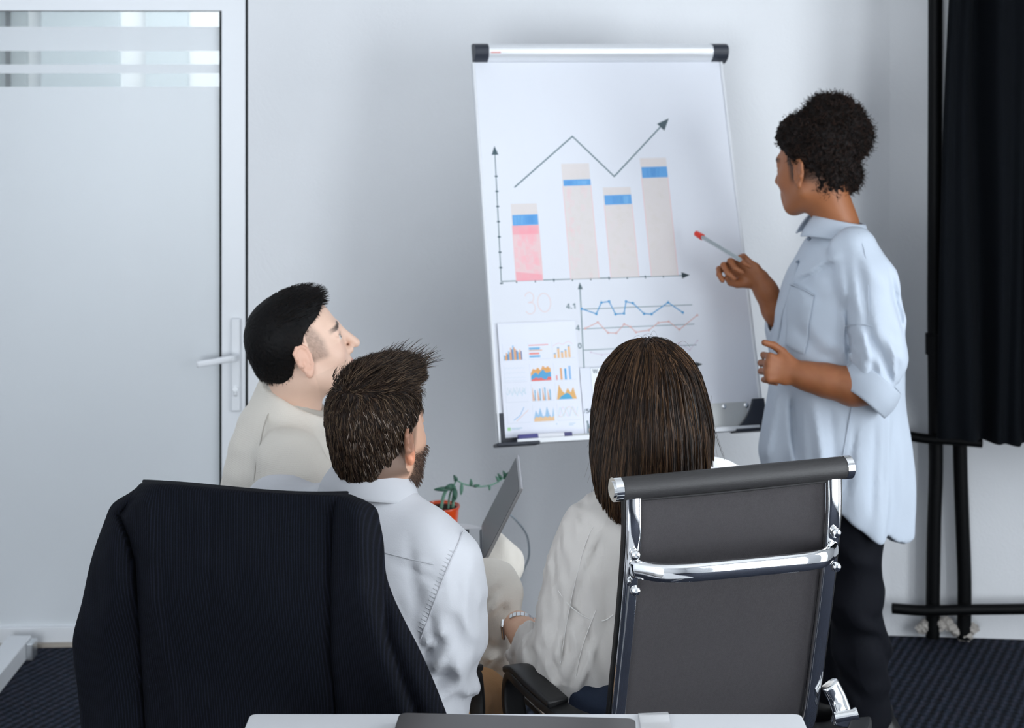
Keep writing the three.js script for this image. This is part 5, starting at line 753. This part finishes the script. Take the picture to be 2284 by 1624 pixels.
// ------------------------------------------------------------------ the long-haired woman in the sheer blouse, seen from behind
{
  const G = thing('person', 'seated woman with long straight brown hair in a sheer off-white blouse', 'person', [0.27, 0, -3.2]);
  const Mh = headFrame(at(1452, 905, 3.2), V(-0.12, 0.02, -1), 0.98), inv = Mh.clone().invert(), loc = (p) => p.clone().applyMatrix4(inv);
  const nb = at(1475, 1085, 3.2), skin = hex('#e0b89c'), pink = hex('#cf8f78'), pt = plainTone(skin, pink);
  const head = headGeo(headField(loc(nb), 0.05, { chin: 0.016 }), Mh, faceTone(skin, hex('#b5645a'), hex('#3a281d')), 0.004);
  const shL = at(1322, 1185, 3.13), elL = at(1268, 1520, 3.1), wrL = at(1162, 1408, 3.3), shR = at(1630, 1110, 3.3), elR = at(1700, 1400, 3.4), wrR = at(1560, 1420, 3.6);
  const sd = V(0.94, 0, -0.32), limbs = new Field(), hL = new Field(), hR = new Field();
  chain(limbs, [[nb, [0.045, 0.042]], [at(1480, 1180, 3.2), [0.11, 0.06]], [at(1490, 1400, 3.16), [0.11, 0.075]], [at(1490, 1600, 3.12), [0.13, 0.09]]], sd); caps(limbs, [[shL, 0.036], [elL, 0.031], [wrL, 0.0245]]); caps(limbs, [[shR, 0.036], [elR, 0.032], [wrR, 0.024]]);
  caps(hL, [[elL.clone().lerp(wrL, 0.55), 0.0285], [at(1172, 1418, 3.28), 0.029], [at(1157, 1398, 3.31), 0.0315]], 0.02);
  hand(hL, at(1157, 1396, 3.315), V(0.4, -0.42, -0.8), V(0.3, -1, 0.3), -1, [[0.35, 0.5, 0.3], [0.4, 0.5, 0.3], [0.4, 0.5, 0.3], [0.45, 0.5, 0.3]], 0.92);
  hand(hR, wrR, V(-0.5, -0.1, -1), V(0, -1, 0.1), 1, [[0.3, 0.4, 0.3], [0.3, 0.4, 0.3], [0.3, 0.4, 0.3], [0.3, 0.4, 0.3]], 0.9);
  skinMesh('body', [head, toneGeo(surface(limbs, 0.01), pt), toneGeo(surface(hL, 0.0035), pt), toneGeo(surface(hR, 0.004), pt)], SKIN(), G);
  // long straight hair
  const K = new Field(), hx = sd;
  
  chain(K, [[at(1449, 868, 3.2), [0.099, 0.099]], [at(1453, 930, 3.19), [0.103, 0.096]], [at(1457, 985, 3.17), [0.106, 0.085]], [at(1457, 1050, 3.15), [0.105, 0.068]], [at(1450, 1110, 3.13), [0.092, 0.05]], [at(1432, 1165, 3.115), [0.07, 0.03]]], hx, 0.045);
  K.add(cap(at(1372, 1090, 3.15), at(1374, 1172, 3.13), 0.02, 0.006), 0.02).add(cap(at(1356, 1000, 3.16), at(1360, 1100, 3.15), 0.02, 0.012), 0.02);
  K.cut({ f: (x, y, z) => { const l = [x - Mh.elements[12], y - Mh.elements[13], z - Mh.elements[14]]; return (l[2] + 0.045 + 0.25 * Math.max(0, l[1] - 0.03)) ; } }, 0.02);      // open in front of the face
  K.bend((x, y, z) => { const a = Math.atan2(x - 0.275, z + 3.2); return 0.0028 * noise(a * 9, y * 1.6, 3) + 0.0016 * noise(a * 26, y * 2.2, 8); });
  const hg = surface(K, 0.0045);
  const brown = [hex('#150e0a'), hex('#1e140e'), hex('#2a1c13'), hex('#38271b'), hex('#4a3526'), hex('#614832'), hex('#19100b')];
  paint(hg, (x, y, z) => { const a = Math.atan2(x - 0.275, z + 3.2), t = 0.5 + 0.35 * noise(a * 22, y * 1.2, 1) + 0.25 * noise(a * 70, y * 2, 5); return mix3(hex('#120b08'), hex('#332218'), clamp(t, 0, 1)); });
  const list = [], crown = at(1446, 800, 3.2), pp = hg.attributes.position;
  for (let i = 0; i < 3800; i++) {
    const a = rr(-2.3, 2.3), r0 = rr(0.0, 0.03), p = V(crown.x + Math.sin(a) * r0, crown.y + 0.02, crown.z + Math.cos(a) * r0 + 0.01), wv = rr(-0.05, 0.05), len = rr(0.6, 1.02), lf = rr(0.0003, 0.003), ph = rr(0, 6), st = Math.round(40 * len);
    list.push(combed(K, p, (q, t, n) => { const out = V(q.x - crown.x, 0, q.z - crown.z); if (out.lengthSq() < 1e-7) out.set(Math.sin(a), 0, Math.cos(a)); out.normalize(); const w = sst(0.1, 0.0, crown.y - q.y); return V(wv + 0.05 * Math.sin(ph + t * 6), -1, wv * 0.5).addScaledVector(out, 0.9 * w + 0.1); }, st, 0.0098, (t) => lf + 0.001 * Math.sin(ph + t * 9)));
  }
  for (let i = 0; i < 700; i++) {                                      // strands lower down the back
    const k = (rnd() * pp.count) | 0, p = V(pp.getX(k), pp.getY(k), pp.getZ(k)); if (p.z < -3.22) continue; const wv = rr(-0.08, 0.08), lf = rr(0.0008, 0.004);
    list.push(combed(K, p, () => V(wv, -1, wv * 0.4), 14, 0.012, () => lf));
  }
  const fly = []; for (let i = 0; i < 46; i++) { const left = i % 2, u = left ? rr(1332, 1350) : rr(1568, 1590), v = rr(880, 1010), p = at(u, v, 3.18), L = rr(0.05, 0.17), dx = (left ? -1 : 1) * rr(0.0, 0.16); fly.push([0, 0.25, 0.5, 0.75, 1].map((t) => p.clone().add(V(dx * L * t * (1 + t), -L * t, rr(-0.002, 0.002))))); }
  for (let i = 0; i < 26; i++) { const p = crown.clone().add(V(rr(-0.03, 0.05), rr(-0.002, 0.02), rr(-0.01, 0.04))), a = rr(-1.6, 1.6), L = rr(0.02, 0.05); fly.push([0, 0.12, 0.25, 0.38, 0.5, 0.62, 0.75, 0.88, 1].map((t) => p.clone().add(V(Math.sin(a) * L * t, L * 0.75 * Math.sin(t * 2.4), Math.cos(a) * L * t * 0.5)))); }
  skinMesh('hair', [hg, strands(list.filter((l) => l.length > 3), 0.00062, 0.0003, brown), strands(fly, 0.00026, 0.00015, brown)], mat({ vertexColors: true, roughness: 0.36, specularIntensity: 0.4 }), G, 'long straight brown hair');
  // sheer blouse
  const S = new Field();
  chain(S, [[at(1478, 1080, 3.2), [0.06, 0.055]], [at(1478, 1120, 3.2), [0.11, 0.07]], [at(1478, 1150, 3.2), [0.15, 0.085]], [at(1482, 1230, 3.18), [0.175, 0.1]], [at(1488, 1400, 3.16), [0.17, 0.1]], [at(1490, 1600, 3.12), [0.175, 0.115]]], sd, 0.04);
  caps(S, [[at(1352, 1160, 3.15), 0.052], [at(1322, 1205, 3.13), 0.06], [at(1302, 1300, 3.12), 0.068], [at(1290, 1410, 3.11), 0.075], [at(1278, 1480, 3.1), 0.07], [at(1262, 1515, 3.1), 0.052], [at(1225, 1490, 3.16), 0.052], [at(1192, 1447, 3.23), 0.046], [at(1178, 1428, 3.255), 0.044]], 0.045);
  caps(S, [[at(1600, 1085, 3.28), 0.05], [shR, 0.055], [elR, 0.055], [wrR, 0.04]], 0.05);
  const wrC = at(1180, 1430, 3.25), wd = wrL.clone().sub(elL).normalize(); S.cut({ f: (x, y, z) => -((x - wrC.x) * wd.x + (y - wrC.y) * wd.y + (z - wrC.z) * wd.z) - 0.016 }, 0.004).cut(cap(at(1222, 1470, 3.18), at(1140, 1385, 3.34), 0.03, 0.034), 0.003);
  S.cut(cap(at(1455, 1010, 3.2), at(1478, 1090, 3.2), 0.055, 0.05), 0.004);
  S.bend((x, y, z) => { const arm = sst(0.2, 0.14, x); return 0.003 * noise(x * 12, y * 8, z * 12) + arm * (0.0045 * noise(x * 34 + y * 8, y * 6 - x * 10, z * 20) + 0.004 * Math.sin((x * 1.0 + y * 0.35) * 95 + 2 * noise(x * 7, y * 7, z * 7)) * sst(0.86, 0.7, y)) + sst(0.11, 0.06, x) * 0.003 * Math.sin((x * 0.9 - y * 0.7) * 160); });
  S.bend(creases([[1355, 1150, 1290, 1260, 0.007, -0.006], [1345, 1180, 1280, 1330, 0.008, 0.006], [1310, 1240, 1330, 1400, 0.008, -0.006], [1290, 1300, 1250, 1470, 0.007, 0.007], [1262, 1330, 1238, 1470, 0.007, -0.006], [1335, 1390, 1280, 1520, 0.007, -0.007], [1318, 1390, 1262, 1520, 0.006, 0.006], [1230, 1440, 1262, 1530, 0.006, 0.008], [1205, 1440, 1235, 1520, 0.006, -0.007], [1350, 1280, 1352, 1400, 0.01, 0.006]], 3.08, -3.16));
  const voile = mat({ color: new THREE.Color(0.68, 0.65, 0.62), roughness: 0.8, transmission: 0.16, thickness: 0, bumpMap: clothTex, bumpScale: 0.0002 });
  const sh = part('blouse', shirtGeo(S, 0.006), voile, G, 'sheer off-white blouse');
  const cuffR = []; for (let k = 0; k < 22; k++) { const a = k / 22 * Math.PI * 2, e1 = wd.clone().cross(V(0, 1, 0)).normalize(), e2 = wd.clone().cross(e1).normalize(); cuffR.push([a, e1, e2]); }
  const cM = mat({ color: new THREE.Color(0.68, 0.66, 0.64), roughness: 0.8 }), [, e1, e2] = cuffR[0];
  part('rolled_cuff', sheet((s, t) => { const a = s * Math.PI * 2, b = t * 1.7, R = 0.043 + 0.006 * Math.sin(t * Math.PI) + 0.002 * Math.sin(a * 3) - 0.012 * t * t * 0; return wrC.clone().addScaledVector(wd, lerp(-0.052, -0.012, t) + 0.004 * Math.sin(a * 2)).addScaledVector(e1, Math.cos(a) * R).addScaledVector(e2, Math.sin(a) * R * 0.95); }, 44, 10, 0.004), cM, sh);
  const seam = (pts, r) => tube(pts.map(([u, v]) => onto(S, u, v, 2.8)), r, 6, 60);
  part('drop_seam', seam([[1245, 1318], [1270, 1350], [1305, 1376], [1345, 1385], [1368, 1372]], 0.0014), cM, sh);
  part('sleeve_pleat', seam([[1360, 1130], [1315, 1190], [1285, 1290], [1262, 1400], [1250, 1480]], 0.0008), cM, sh);
  part('sleeve_pleat', seam([[1330, 1360], [1300, 1440], [1280, 1530]], 0.0008), cM, sh);
  // collar standing above the chair roll
  const cb = at(1500, 1075, 3.2), c1 = at(1528, 1062, 3.13), c2 = at(1578, 1020, 3.16), c3 = at(1640, 1036, 3.2), c4 = at(1668, 1052, 3.22), cl = mat({ color: new THREE.Color(0.85, 0.85, 0.86), roughness: 0.8 });
  part('collar', [sheet((s, t) => { const top = new THREE.CatmullRomCurve3([at(1500, 1050, 3.13), at(1545, 1030, 3.13), at(1590, 1020, 3.16), at(1625, 1028, 3.19), at(1641, 1036, 3.2)]).getPoint(s), bot = new THREE.CatmullRomCurve3([at(1505, 1095, 3.12), at(1550, 1090, 3.11), at(1590, 1075, 3.13), at(1615, 1062, 3.17), at(1637, 1042, 3.2)]).getPoint(s); return top.lerp(bot, t).add(V(0, 0, 0.008 * Math.sin(t * 3))); }, 24, 8, 0.003), sheet((s, t) => at(lerp(1560, 1685, s), lerp(1046, 1090, t) - 8 * Math.sin(s * 3), lerp(3.2, 3.17, t)), 16, 6, 0.003)], cl, sh);
  // jeans
  const T = new Field(), hpL = at(1400, 1600, 3.12), knL = at(1290, 1590, 3.56), hpR = at(1580, 1590, 3.2), knR = at(1520, 1560, 3.66);
  caps(T, [[hpL, 0.09], [knL, 0.058], [V(knL.x, 0.1, knL.z + 0.03), 0.045]], 0.03); caps(T, [[hpR, 0.09], [knR, 0.058], [V(knR.x, 0.1, knR.z + 0.03), 0.045]], 0.03); T.add(ell(at(1490, 1600, 3.12), [0.16, 0.08, 0.11]), 0.05); T.add(cap(at(1310, 1572, 3.05), at(1385, 1610, 3.02), 0.05, 0.06), 0.04);
  T.bend((x, y, z) => 0.003 * Math.sin((x - y) * 90 + 2 * noise(x * 9, y * 9, z * 9)));
  part('jeans', shirtGeo(T, 0.008), mat({ color: hex3('#272f3f'), roughness: 0.85, specularIntensity: 0.3, bumpMap: clothTex, bumpScale: 0.0005 }), G, 'dark blue jeans');
  for (const k of [knL, knR]) part('shoe', shoe(V(k.x, 0, k.z + 0.03), V(-0.25, 0, -1), 0.24), mat({ color: 0x16171b, roughness: 0.5 }), G);
  // wristwatch: link bracelet, case, dial
  const Wt = thing('wristwatch', 'steel link-bracelet watch on the wrist of the long-haired woman', 'watch', at(1158, 1400, 3.31).toArray());
  const wc = at(1160, 1402, 3.305), wn = V(0.03, 0.22, -0.97).normalize(), wx = V(1, 0.1, 0).cross(wn).cross(wn).negate().normalize(), wy = wn.clone().cross(wx).normalize(), RW = 0.0335, N = 26;
  for (let k = 0; k < N; k++) { const a = (k + 0.5) / N * Math.PI * 2, r = wx.clone().multiplyScalar(Math.cos(a)).addScaledVector(wy, Math.sin(a)), tdir = wx.clone().multiplyScalar(-Math.sin(a)).addScaledVector(wy, Math.cos(a)); if (r.x < -0.72) continue; part('link', put(box(2 * Math.PI * RW / N * 0.86, 0.0022, 0.013, 0.0007, 1), basis(wc.clone().addScaledVector(r, RW), tdir, r, tdir.clone().cross(r))), M.steel, Wt); }
  const rc = wx.clone().multiplyScalar(wx.x < 0 ? 1 : -1), tc = wn.clone().cross(rc).normalize(); const Bc = basis(wc.clone().addScaledVector(rc, RW + 0.001), tc, rc, tc.clone().cross(rc));
  part('case', put(box(0.034, 0.0065, 0.026, 0.003, 2), Bc), M.chrome, Wt); part('dial', put(box(0.027, 0.0012, 0.02, 0.0005, 1).translate(0, 0.0036, 0), Bc), mat({ color: 0x6b4a38, roughness: 0.15, clearcoat: 1 }), Wt, 'brown dial under glass');
}
// ------------------------------------------------------------------ the standing woman in the pale blue shirt, pointing with a marker
{
  const D = 4.25, G = thing('person', 'standing woman with curly dark hair in a loose pale blue shirt, pointing a marker', 'person', [0.88, 0, -D]);
  const Mh = headFrame(at(1815, 372, D), V(-0.71, -0.07, -0.70), 1.07), inv = Mh.clone().invert(), loc = (p) => p.clone().applyMatrix4(inv);
  const nb = at(1868, 500, D), skin = hex('#945c38'), pink = hex('#7e4226'), pt = plainTone(skin, pink);
  const head = headGeo(headField(loc(nb), 0.05, { chin: 0.017 }), Mh, faceTone(skin, hex('#7d3f32'), hex('#1a100b'), { earPink: 0.1, more: (x, y, z, c) => (z < 0.03 && Math.abs(x) < 0.072 && y > -0.045 ? mix3(c, hex('#1a100b'), 0.85 * sst(-0.045, -0.02, y) * sst(0.035, 0.015, z - 0.5 * Math.max(0, y))) : c) }), 0.0035);
  // arms: left one bent across the waist, right one raised to the chart
  const shL = at(1935, 600, D - 0.16), elL = at(1950, 872, D - 0.2), wrL = at(1772, 832, D - 0.17), shR = at(1850, 590, D + 0.15), elR = at(1772, 770, D + 0.12), wrR = at(1697, 628, D + 0.1);
  const limbs = new Field(), fL = new Field(), fR = new Field();
  chain(limbs, [[nb, [0.045, 0.042]], [at(1875, 580, D), [0.11, 0.06]], [at(1872, 800, D), [0.1, 0.075]], [at(1880, 1050, D), [0.11, 0.09]]], V(0, 0, 1)); caps(limbs, [[shL, 0.036], [elL, 0.036]]); caps(limbs, [[shR, 0.034], [elR, 0.032]]);
  caps(fL, [[at(1952, 868, D - 0.2), 0.041], [at(1900, 862, D - 0.195), 0.043], [at(1840, 848, D - 0.18), 0.037], [at(1795, 838, D - 0.172), 0.0295], [wrL, 0.027]], 0.03);
  hand(fL, at(1778, 833, D - 0.17), V(-0.96, 0.22, 0.12), V(-0.15, -0.2, -1), -1, [[1.3, 1.5, 1.0], [1.35, 1.5, 1.0], [1.4, 1.5, 1.0], [1.4, 1.5, 1.0]], 0.98, [[0.018, 0.022, 0.002], [0.045, 0.046, 0.006], [0.07, 0.058, 0.006], [0.098, 0.06, 0.004]]);
  caps(fR, [[elR, 0.033], [at(1730, 690, D + 0.11), 0.033], [at(1708, 648, D + 0.1), 0.0265], [at(1692, 622, D + 0.095), 0.026]], 0.03);
  hand(fR, at(1694, 624, D + 0.095), V(-0.9, 0.62, 0.1), V(-0.35, -0.25, 0.95), -1, [[0.55, 1.0, 0.55], [0.75, 1.25, 0.8], [0.85, 1.3, 0.85], [0.95, 1.3, 0.85]], 1.0, [[0.022, 0.024, 0.008], [0.048, 0.034, 0.028], [0.068, 0.034, 0.043], [0.086, 0.026, 0.05]]);
  skinMesh('body', [head, toneGeo(surface(limbs, 0.012), pt), toneGeo(surface(fL, 0.0035), pt), toneGeo(surface(fR, 0.0035), pt)], SKIN(), G);
  // curly hair gathered up
  const K = new Field();
  K.add(ell(V(0, 0.04, -0.014), [0.08, 0.09, 0.094]), 0.01).add(ell(loc(at(1870, 290, D)), [0.072, 0.082, 0.07]), 0.03).add(ell(loc(at(1898, 305, D)), [0.048, 0.052, 0.052]), 0.02).add(ell(loc(at(1845, 262, D)), [0.056, 0.056, 0.06]), 0.02).add(ell(loc(at(1880, 385, D)), [0.042, 0.045, 0.045]), 0.02).add(ell(loc(at(1858, 420, D - 0.03)), [0.03, 0.028, 0.03]), 0.015).add(ell(loc(at(1888, 402, D)), [0.03, 0.03, 0.034]), 0.015).add(ell(loc(at(1852, 400, D - 0.05)), [0.034, 0.036, 0.034]), 0.015).add(ell(loc(at(1850, 426, D - 0.045)), [0.022, 0.02, 0.022]), 0.012).add(ell(loc(at(1836, 414, D - 0.06)), [0.018, 0.02, 0.018]), 0.012).add(ell(loc(at(1775, 300, D - 0.02)), [0.045, 0.045, 0.045]), 0.03);
  K.bend((x, y, z) => 0.006 * noise(x * 70, y * 70, z * 70) + 0.004 * noise(x * 150, y * 150, z * 150));
  K.cut({ f: (x, y, z) => { const ax = Math.abs(x), f1 = z - 0.088 + 0.5 * Math.max(0, 0.085 - y) + 4 * Math.max(0, ax - 0.03) ** 2, f2 = z - lerp(-0.03, 0.05, sst(-0.02, 0.06, y)) ; return -(y > 0.07 ? f1 : lerp(f2, f1, sst(0.035, 0.07, y))) * 0.7; } }, 0.008);
  const hg = surface(K, 0.0035, 0.015, K.lo, K.hi), dark = hex('#080606'), br = hex('#1f1512');
  paint(hg, (x, y, z) => mix3(dark, br, clamp(0.35 + 0.5 * noise(x * 90, y * 90, z * 90), 0, 1)));
  const pp = hg.attributes.position, nn = hg.attributes.normal, curls = [];
  for (let i = 0; i < 5200; i++) {
    const k = (rnd() * pp.count) | 0, p = V(pp.getX(k), pp.getY(k), pp.getZ(k)), n = V(nn.getX(k), nn.getY(k), nn.getZ(k)), front = p.z > 0.02 ? 0.35 : 1, t = n.clone().cross(V(rr(-1, 1), rr(-1, 1), rr(-1, 1))).normalize(), b = n.clone().cross(t), r = rr(0.0018, 0.004) * (0.5 + 0.5 * front), L = rr(0.004, 0.02) * front, w = rr(1.2, 2.4) * Math.PI;
    const pts = []; for (let j = 0; j <= 8; j++) { const s = j / 8; pts.push(p.clone().addScaledVector(n, L * s - 0.003).addScaledVector(t, Math.cos(w * s) * r + 0.004 * s * front).addScaledVector(b, Math.sin(w * s) * r)); } curls.push(pts);
  }
  const cs = strands(curls, 0.0007, 0.00035, [hex('#0a0706'), hex('#140d0b'), hex('#241813'), hex('#382720')]);
  skinMesh('hair', [hg, cs].map((g) => { g = g.clone(); g.applyMatrix4(Mh); return g; }), mat({ vertexColors: true, roughness: 0.7, specularIntensity: 0.35 }), G, 'curly dark brown hair gathered up');
  // loose shirt
  const S = new Field(), side = V(0, 0, 1);
  chain(S, [[at(1870, 555, D), [0.07, 0.062]], [at(1874, 585, D), [0.125, 0.096]], [at(1874, 630, D), [0.162, 0.126]], [at(1872, 700, D), [0.17, 0.155]], [at(1868, 800, D), [0.165, 0.165]], [at(1866, 900, D), [0.17, 0.17]], [at(1860, 1000, D), [0.185, 0.187]], [at(1862, 1100, D), [0.19, 0.19]], [at(1866, 1200, D), [0.19, 0.192]]], side, 0.04);
  caps(S, [[at(1905, 560, D - 0.13), 0.062], [at(1932, 630, D - 0.16), 0.072], [at(1948, 720, D - 0.175), 0.078], [at(1957, 795, D - 0.19), 0.074], [at(1952, 838, D - 0.2), 0.058]], 0.016);
  caps(S, [[at(1850, 570, D + 0.14), 0.06], [shR, 0.065], [at(1795, 720, D + 0.14), 0.06], [elR, 0.055], [at(1752, 730, D + 0.115), 0.052]], 0.05);
  // open front edge, hem and neck
  S.cut(cap(at(1845, 440, D), at(1868, 520, D), 0.056, 0.056), 0.004);
  const h1 = at(1690, 1036, D), h2 = at(1975, 1180, D), hn = V(-(h2.y - h1.y), h2.x - h1.x, 0).normalize(); 
  S.cut({ f: (x, y, z) => { const a = (x - h1.x) * hn.x + (y - h1.y) * hn.y, b = y - at(1975, 1180, D).y - 0.6 * Math.max(0, x - at(1995, 0, D).x); return Math.min(a, b); } }, 0.006);
  S.cut(cap(at(1770, 770, D + 0.1), at(1690, 600, D + 0.09), 0.042, 0.036), 0.004);
  const hemW = (y) => sst(1.02, 0.7, y);
  S.bend((x, y, z) => { const a = Math.atan2(z + D, x - 0.865), near = sst(-D + 0.05, -D + 0.12, z); let w = 0.003 * noise(x * 9, y * 6, z * 9);
    w += hemW(y) * (0.009 * Math.sin(a * 8 + 1.6 * noise(x * 3, y * 2, z * 3)) + 0.003 * Math.sin(a * 17 + y * 4));
    w += near * 0.004 * Math.sin((x * 0.8 + y * 0.6) * 62 + 2 * noise(x * 6, y * 6, z * 6)) * sst(0.95, 1.05, y) * sst(1.42, 1.3, y) * 0.8;
    w += 0.011 * Math.exp(-(((x - 0.882 + 0.1 * (y - 1.15)) / 0.011) ** 2)) * near * sst(0.98, 1.02, y) * sst(1.32, 1.24, y); return w; });
  S.bend(creases([[1785, 634, 1868, 566, 0.007, -0.009], [1775, 660, 1850, 590, 0.009, 0.006], [1880, 590, 1893, 830, 0.008, 0.012], [1972, 590, 2002, 740, 0.008, 0.009], [1990, 590, 2012, 720, 0.007, -0.006], [1905, 720, 1921, 790, 0.01, -0.012], [1930, 740, 1975, 850, 0.009, 0.012], [1958, 730, 1990, 860, 0.009, -0.01], [1978, 780, 1988, 870, 0.006, 0.01], [1840, 780, 1890, 830, 0.02, 0.012], [1776, 885, 1782, 1060, 0.011, 0.02], [1745, 880, 1712, 1050, 0.012, -0.014], [1722, 900, 1695, 1040, 0.01, 0.008], [1812, 890, 1830, 1080, 0.014, -0.013], [1850, 900, 1858, 1080, 0.012, 0.008], [1905, 930, 1880, 1100, 0.007, 0.007], [1950, 930, 1935, 1150, 0.012, 0.009], [1985, 900, 1975, 1160, 0.012, -0.012]], D - 0.15, -D - 0.02));
  const cot = mat({ color: new THREE.Color(0.5, 0.56, 0.645), roughness: 0.85, bumpMap: clothTex, bumpScale: 0.0003 });
  const sh = part('shirt', shirtGeo(S, 0.0065), cot, G, 'loose pale blue shirt');
  const cc = at(1862, 508, D), cy = V(0.26, 1, 0).normalize(), cx = V(1, -0.26, 0).normalize(), cz = V(0, 0, 1);
  part('collar', [sheet((s, t) => { const a = lerp(-2.75, 2.75, s), k = Math.abs(s - 0.5) * 2, R = lerp(0.067, 0.088, t) + 0.003 * Math.sin(t * 3.1); const h = lerp(0.03 - 0.012 * k, -0.02 - 0.022 * k ** 3, t); return cc.clone().addScaledVector(cx, Math.cos(a) * R * 1.08).addScaledVector(cz, -Math.sin(a) * R).addScaledVector(cy, h); }, 60, 8, 0.004), sheet((s, t) => { const a = lerp(-2.9, 2.9, s), k = Math.abs(s - 0.5) * 2; return cc.clone().addScaledVector(cx, Math.cos(a) * 0.068).addScaledVector(cz, -Math.sin(a) * 0.064).addScaledVector(cy, lerp(0.03 - 0.012 * k, -0.025, t)); }, 50, 5, 0.003)], cot, sh);
  const pj = (u, v, off = 0.0003) => onto(S, u, v, D - 0.5, off);
  const seam = (pts, r, o = 0.0003) => tube(pts.map(([u, v]) => pj(u, v, o)), r, 6, 60);
  part('yoke_seam', seam([[1916, 520], [1930, 570], [1936, 640], [1938, 718]], 0.0013), cot, sh);
  part('drop_shoulder_seam', seam([[1884, 728], [1910, 724], [1945, 728], [1985, 745]], 0.0012), cot, sh);
  part('placket', seam([[1790, 528], [1782, 580], [1768, 640], [1745, 700], [1735, 760]], 0.003), cot, sh);
  part('side_seam', seam([[1900, 905], [1890, 960], [1880, 1020], [1870, 1080]], 0.002), cot, sh);
  // chest pocket, lying on the shirt
  const pk = [[1768, 637], [1818, 660], [1796, 790], [1757, 772]].map(([u, v]) => pj(u, v, 0.0005));
  const pocket = part('chest_pocket', sheet((s, t) => projectTo(S, pk[0].clone().lerp(pk[1], s).lerp(pk[3].clone().lerp(pk[2], s), t), 0.0045), 18, 22, 0.004), cot, sh);
  part('pocket_hem', tube([0, 0.25, 0.5, 0.75, 1].map((t) => projectTo(S, pk[0].clone().lerp(pk[1], t), 0.008)), 0.0022, 6, 20), cot, pocket);
  for (const [u, v] of [[1781, 586], [1806, 534]]) part('button', new THREE.SphereGeometry(0.0055, 14, 10).translate(...pj(u, v, 0.003).toArray()), mat({ color: 0x6d7a8a, roughness: 0.4 }), sh);
  // turned-up cuff
  const cfC = at(1942, 867, D - 0.2), cfD = V(-0.58, -0.81, 0.04).normalize(), q1 = V(-0.81, 0.58, 0).normalize(), q2 = cfD.clone().cross(q1).normalize();
  part('rolled_cuff', [sheet((s, t) => { const a = s * Math.PI * 2, R = 0.066 + 0.006 * Math.sin(t * Math.PI) + 0.003 * Math.sin(a * 3 + 1), off = lerp(-0.036, 0.036, t) + 0.004 * Math.sin(a * 2 + 0.6); return cfC.clone().addScaledVector(cfD, off).addScaledVector(q1, Math.cos(a) * R * 1.05).addScaledVector(q2, Math.sin(a) * R * 0.95); }, 48, 12, 0.005), sheet((s, t) => { const a = s * Math.PI * 2, R = lerp(0.066, 0.055, t) + 0.003 * Math.sin(a * 3 + 1); return cfC.clone().addScaledVector(cfD, lerp(0.036, -0.02, t) + 0.004 * Math.sin(a * 2 + 0.6)).addScaledVector(q1, Math.cos(a) * R * 1.05).addScaledVector(q2, Math.sin(a) * R * 0.95); }, 48, 6, 0.003)], cot, sh);
  // trousers and shoes
  const T = new Field(), hpN = at(1886, 1070, D - 0.085), knN = at(1908, 1330, D - 0.09), anN = V(at(1936, 1600, D - 0.08).x, 0.1, -D + 0.08), hpF = at(1868, 1070, D + 0.085), knF = at(1862, 1330, D + 0.1), anF = V(at(1850, 1600, D + 0.1).x, 0.1, -D - 0.1);
  caps(T, [[hpN, 0.08], [at(1898, 1200, D - 0.09), 0.076], [knN, 0.068], [at(1925, 1450, D - 0.085), 0.066], [anN, 0.06]], 0.03); caps(T, [[hpF, 0.08], [knF, 0.068], [anF, 0.06]], 0.03); T.add(ell(at(1878, 1040, D), [0.1, 0.09, 0.13]), 0.05);
  T.bend((x, y, z) => 0.006 * noise(x * 10, y * 6, z * 10) + 0.005 * Math.sin((y + 0.8 * x) * 45 + 3 * noise(x * 6, y * 6, z * 6)) * sst(0.62, 0.45, y));
  part('trousers', shirtGeo(T, 0.009), mat({ color: 0x0e1017, roughness: 0.8, specularIntensity: 0.3, bumpMap: clothTex, bumpScale: 0.0004 }), G, 'black trousers');
  for (const p of [anN, anF]) part('shoe', shoe(V(p.x, 0, p.z), V(-1, 0, -0.15), 0.25), mat({ color: 0x0b0b0d, roughness: 0.45 }), G);
  // marker in her hand
  const m0 = at(1553, 521, 4.42), m1 = at(1636, 571, 4.27), dir = m1.clone().sub(m0).normalize(), mk = thing('marker', 'slim marker with a red cap held by the standing woman', 'marker', m1.toArray()), L = m0.distanceTo(m1);
  part('barrel', rod(m0.clone().addScaledVector(dir, 0.028), m1.clone().addScaledVector(dir, 0.03), 0.0058, 18), mat({ color: 0x9aa3a6, roughness: 0.35, metalness: 0.3 }), mk, 'grey and white barrel');
  part('barrel_stripe', rod(m0.clone().addScaledVector(dir, 0.03).add(V(0, -0.0018, 0.0022)), m1.clone().addScaledVector(dir, 0.02).add(V(0, -0.0018, 0.0022)), 0.0046, 14), mat({ color: 0xd9dbe2, roughness: 0.4 }), mk);
  part('cap', [rod(m0, m0.clone().addScaledVector(dir, 0.0295), 0.0078, 18, 0.0088)], mat({ color: 0xd92a10, roughness: 0.4 }), mk, 'red cap');
}
for (const o of scene.children) if (o.isMesh || o.isGroup) o.traverse((c) => { if (c.isMesh) { c.castShadow = true; c.receiveShadow = true; } });
for (const l of scene.children) if (l.isLight && !l.isRectAreaLight) l.castShadow = true;
renderer.render(scene, camera);
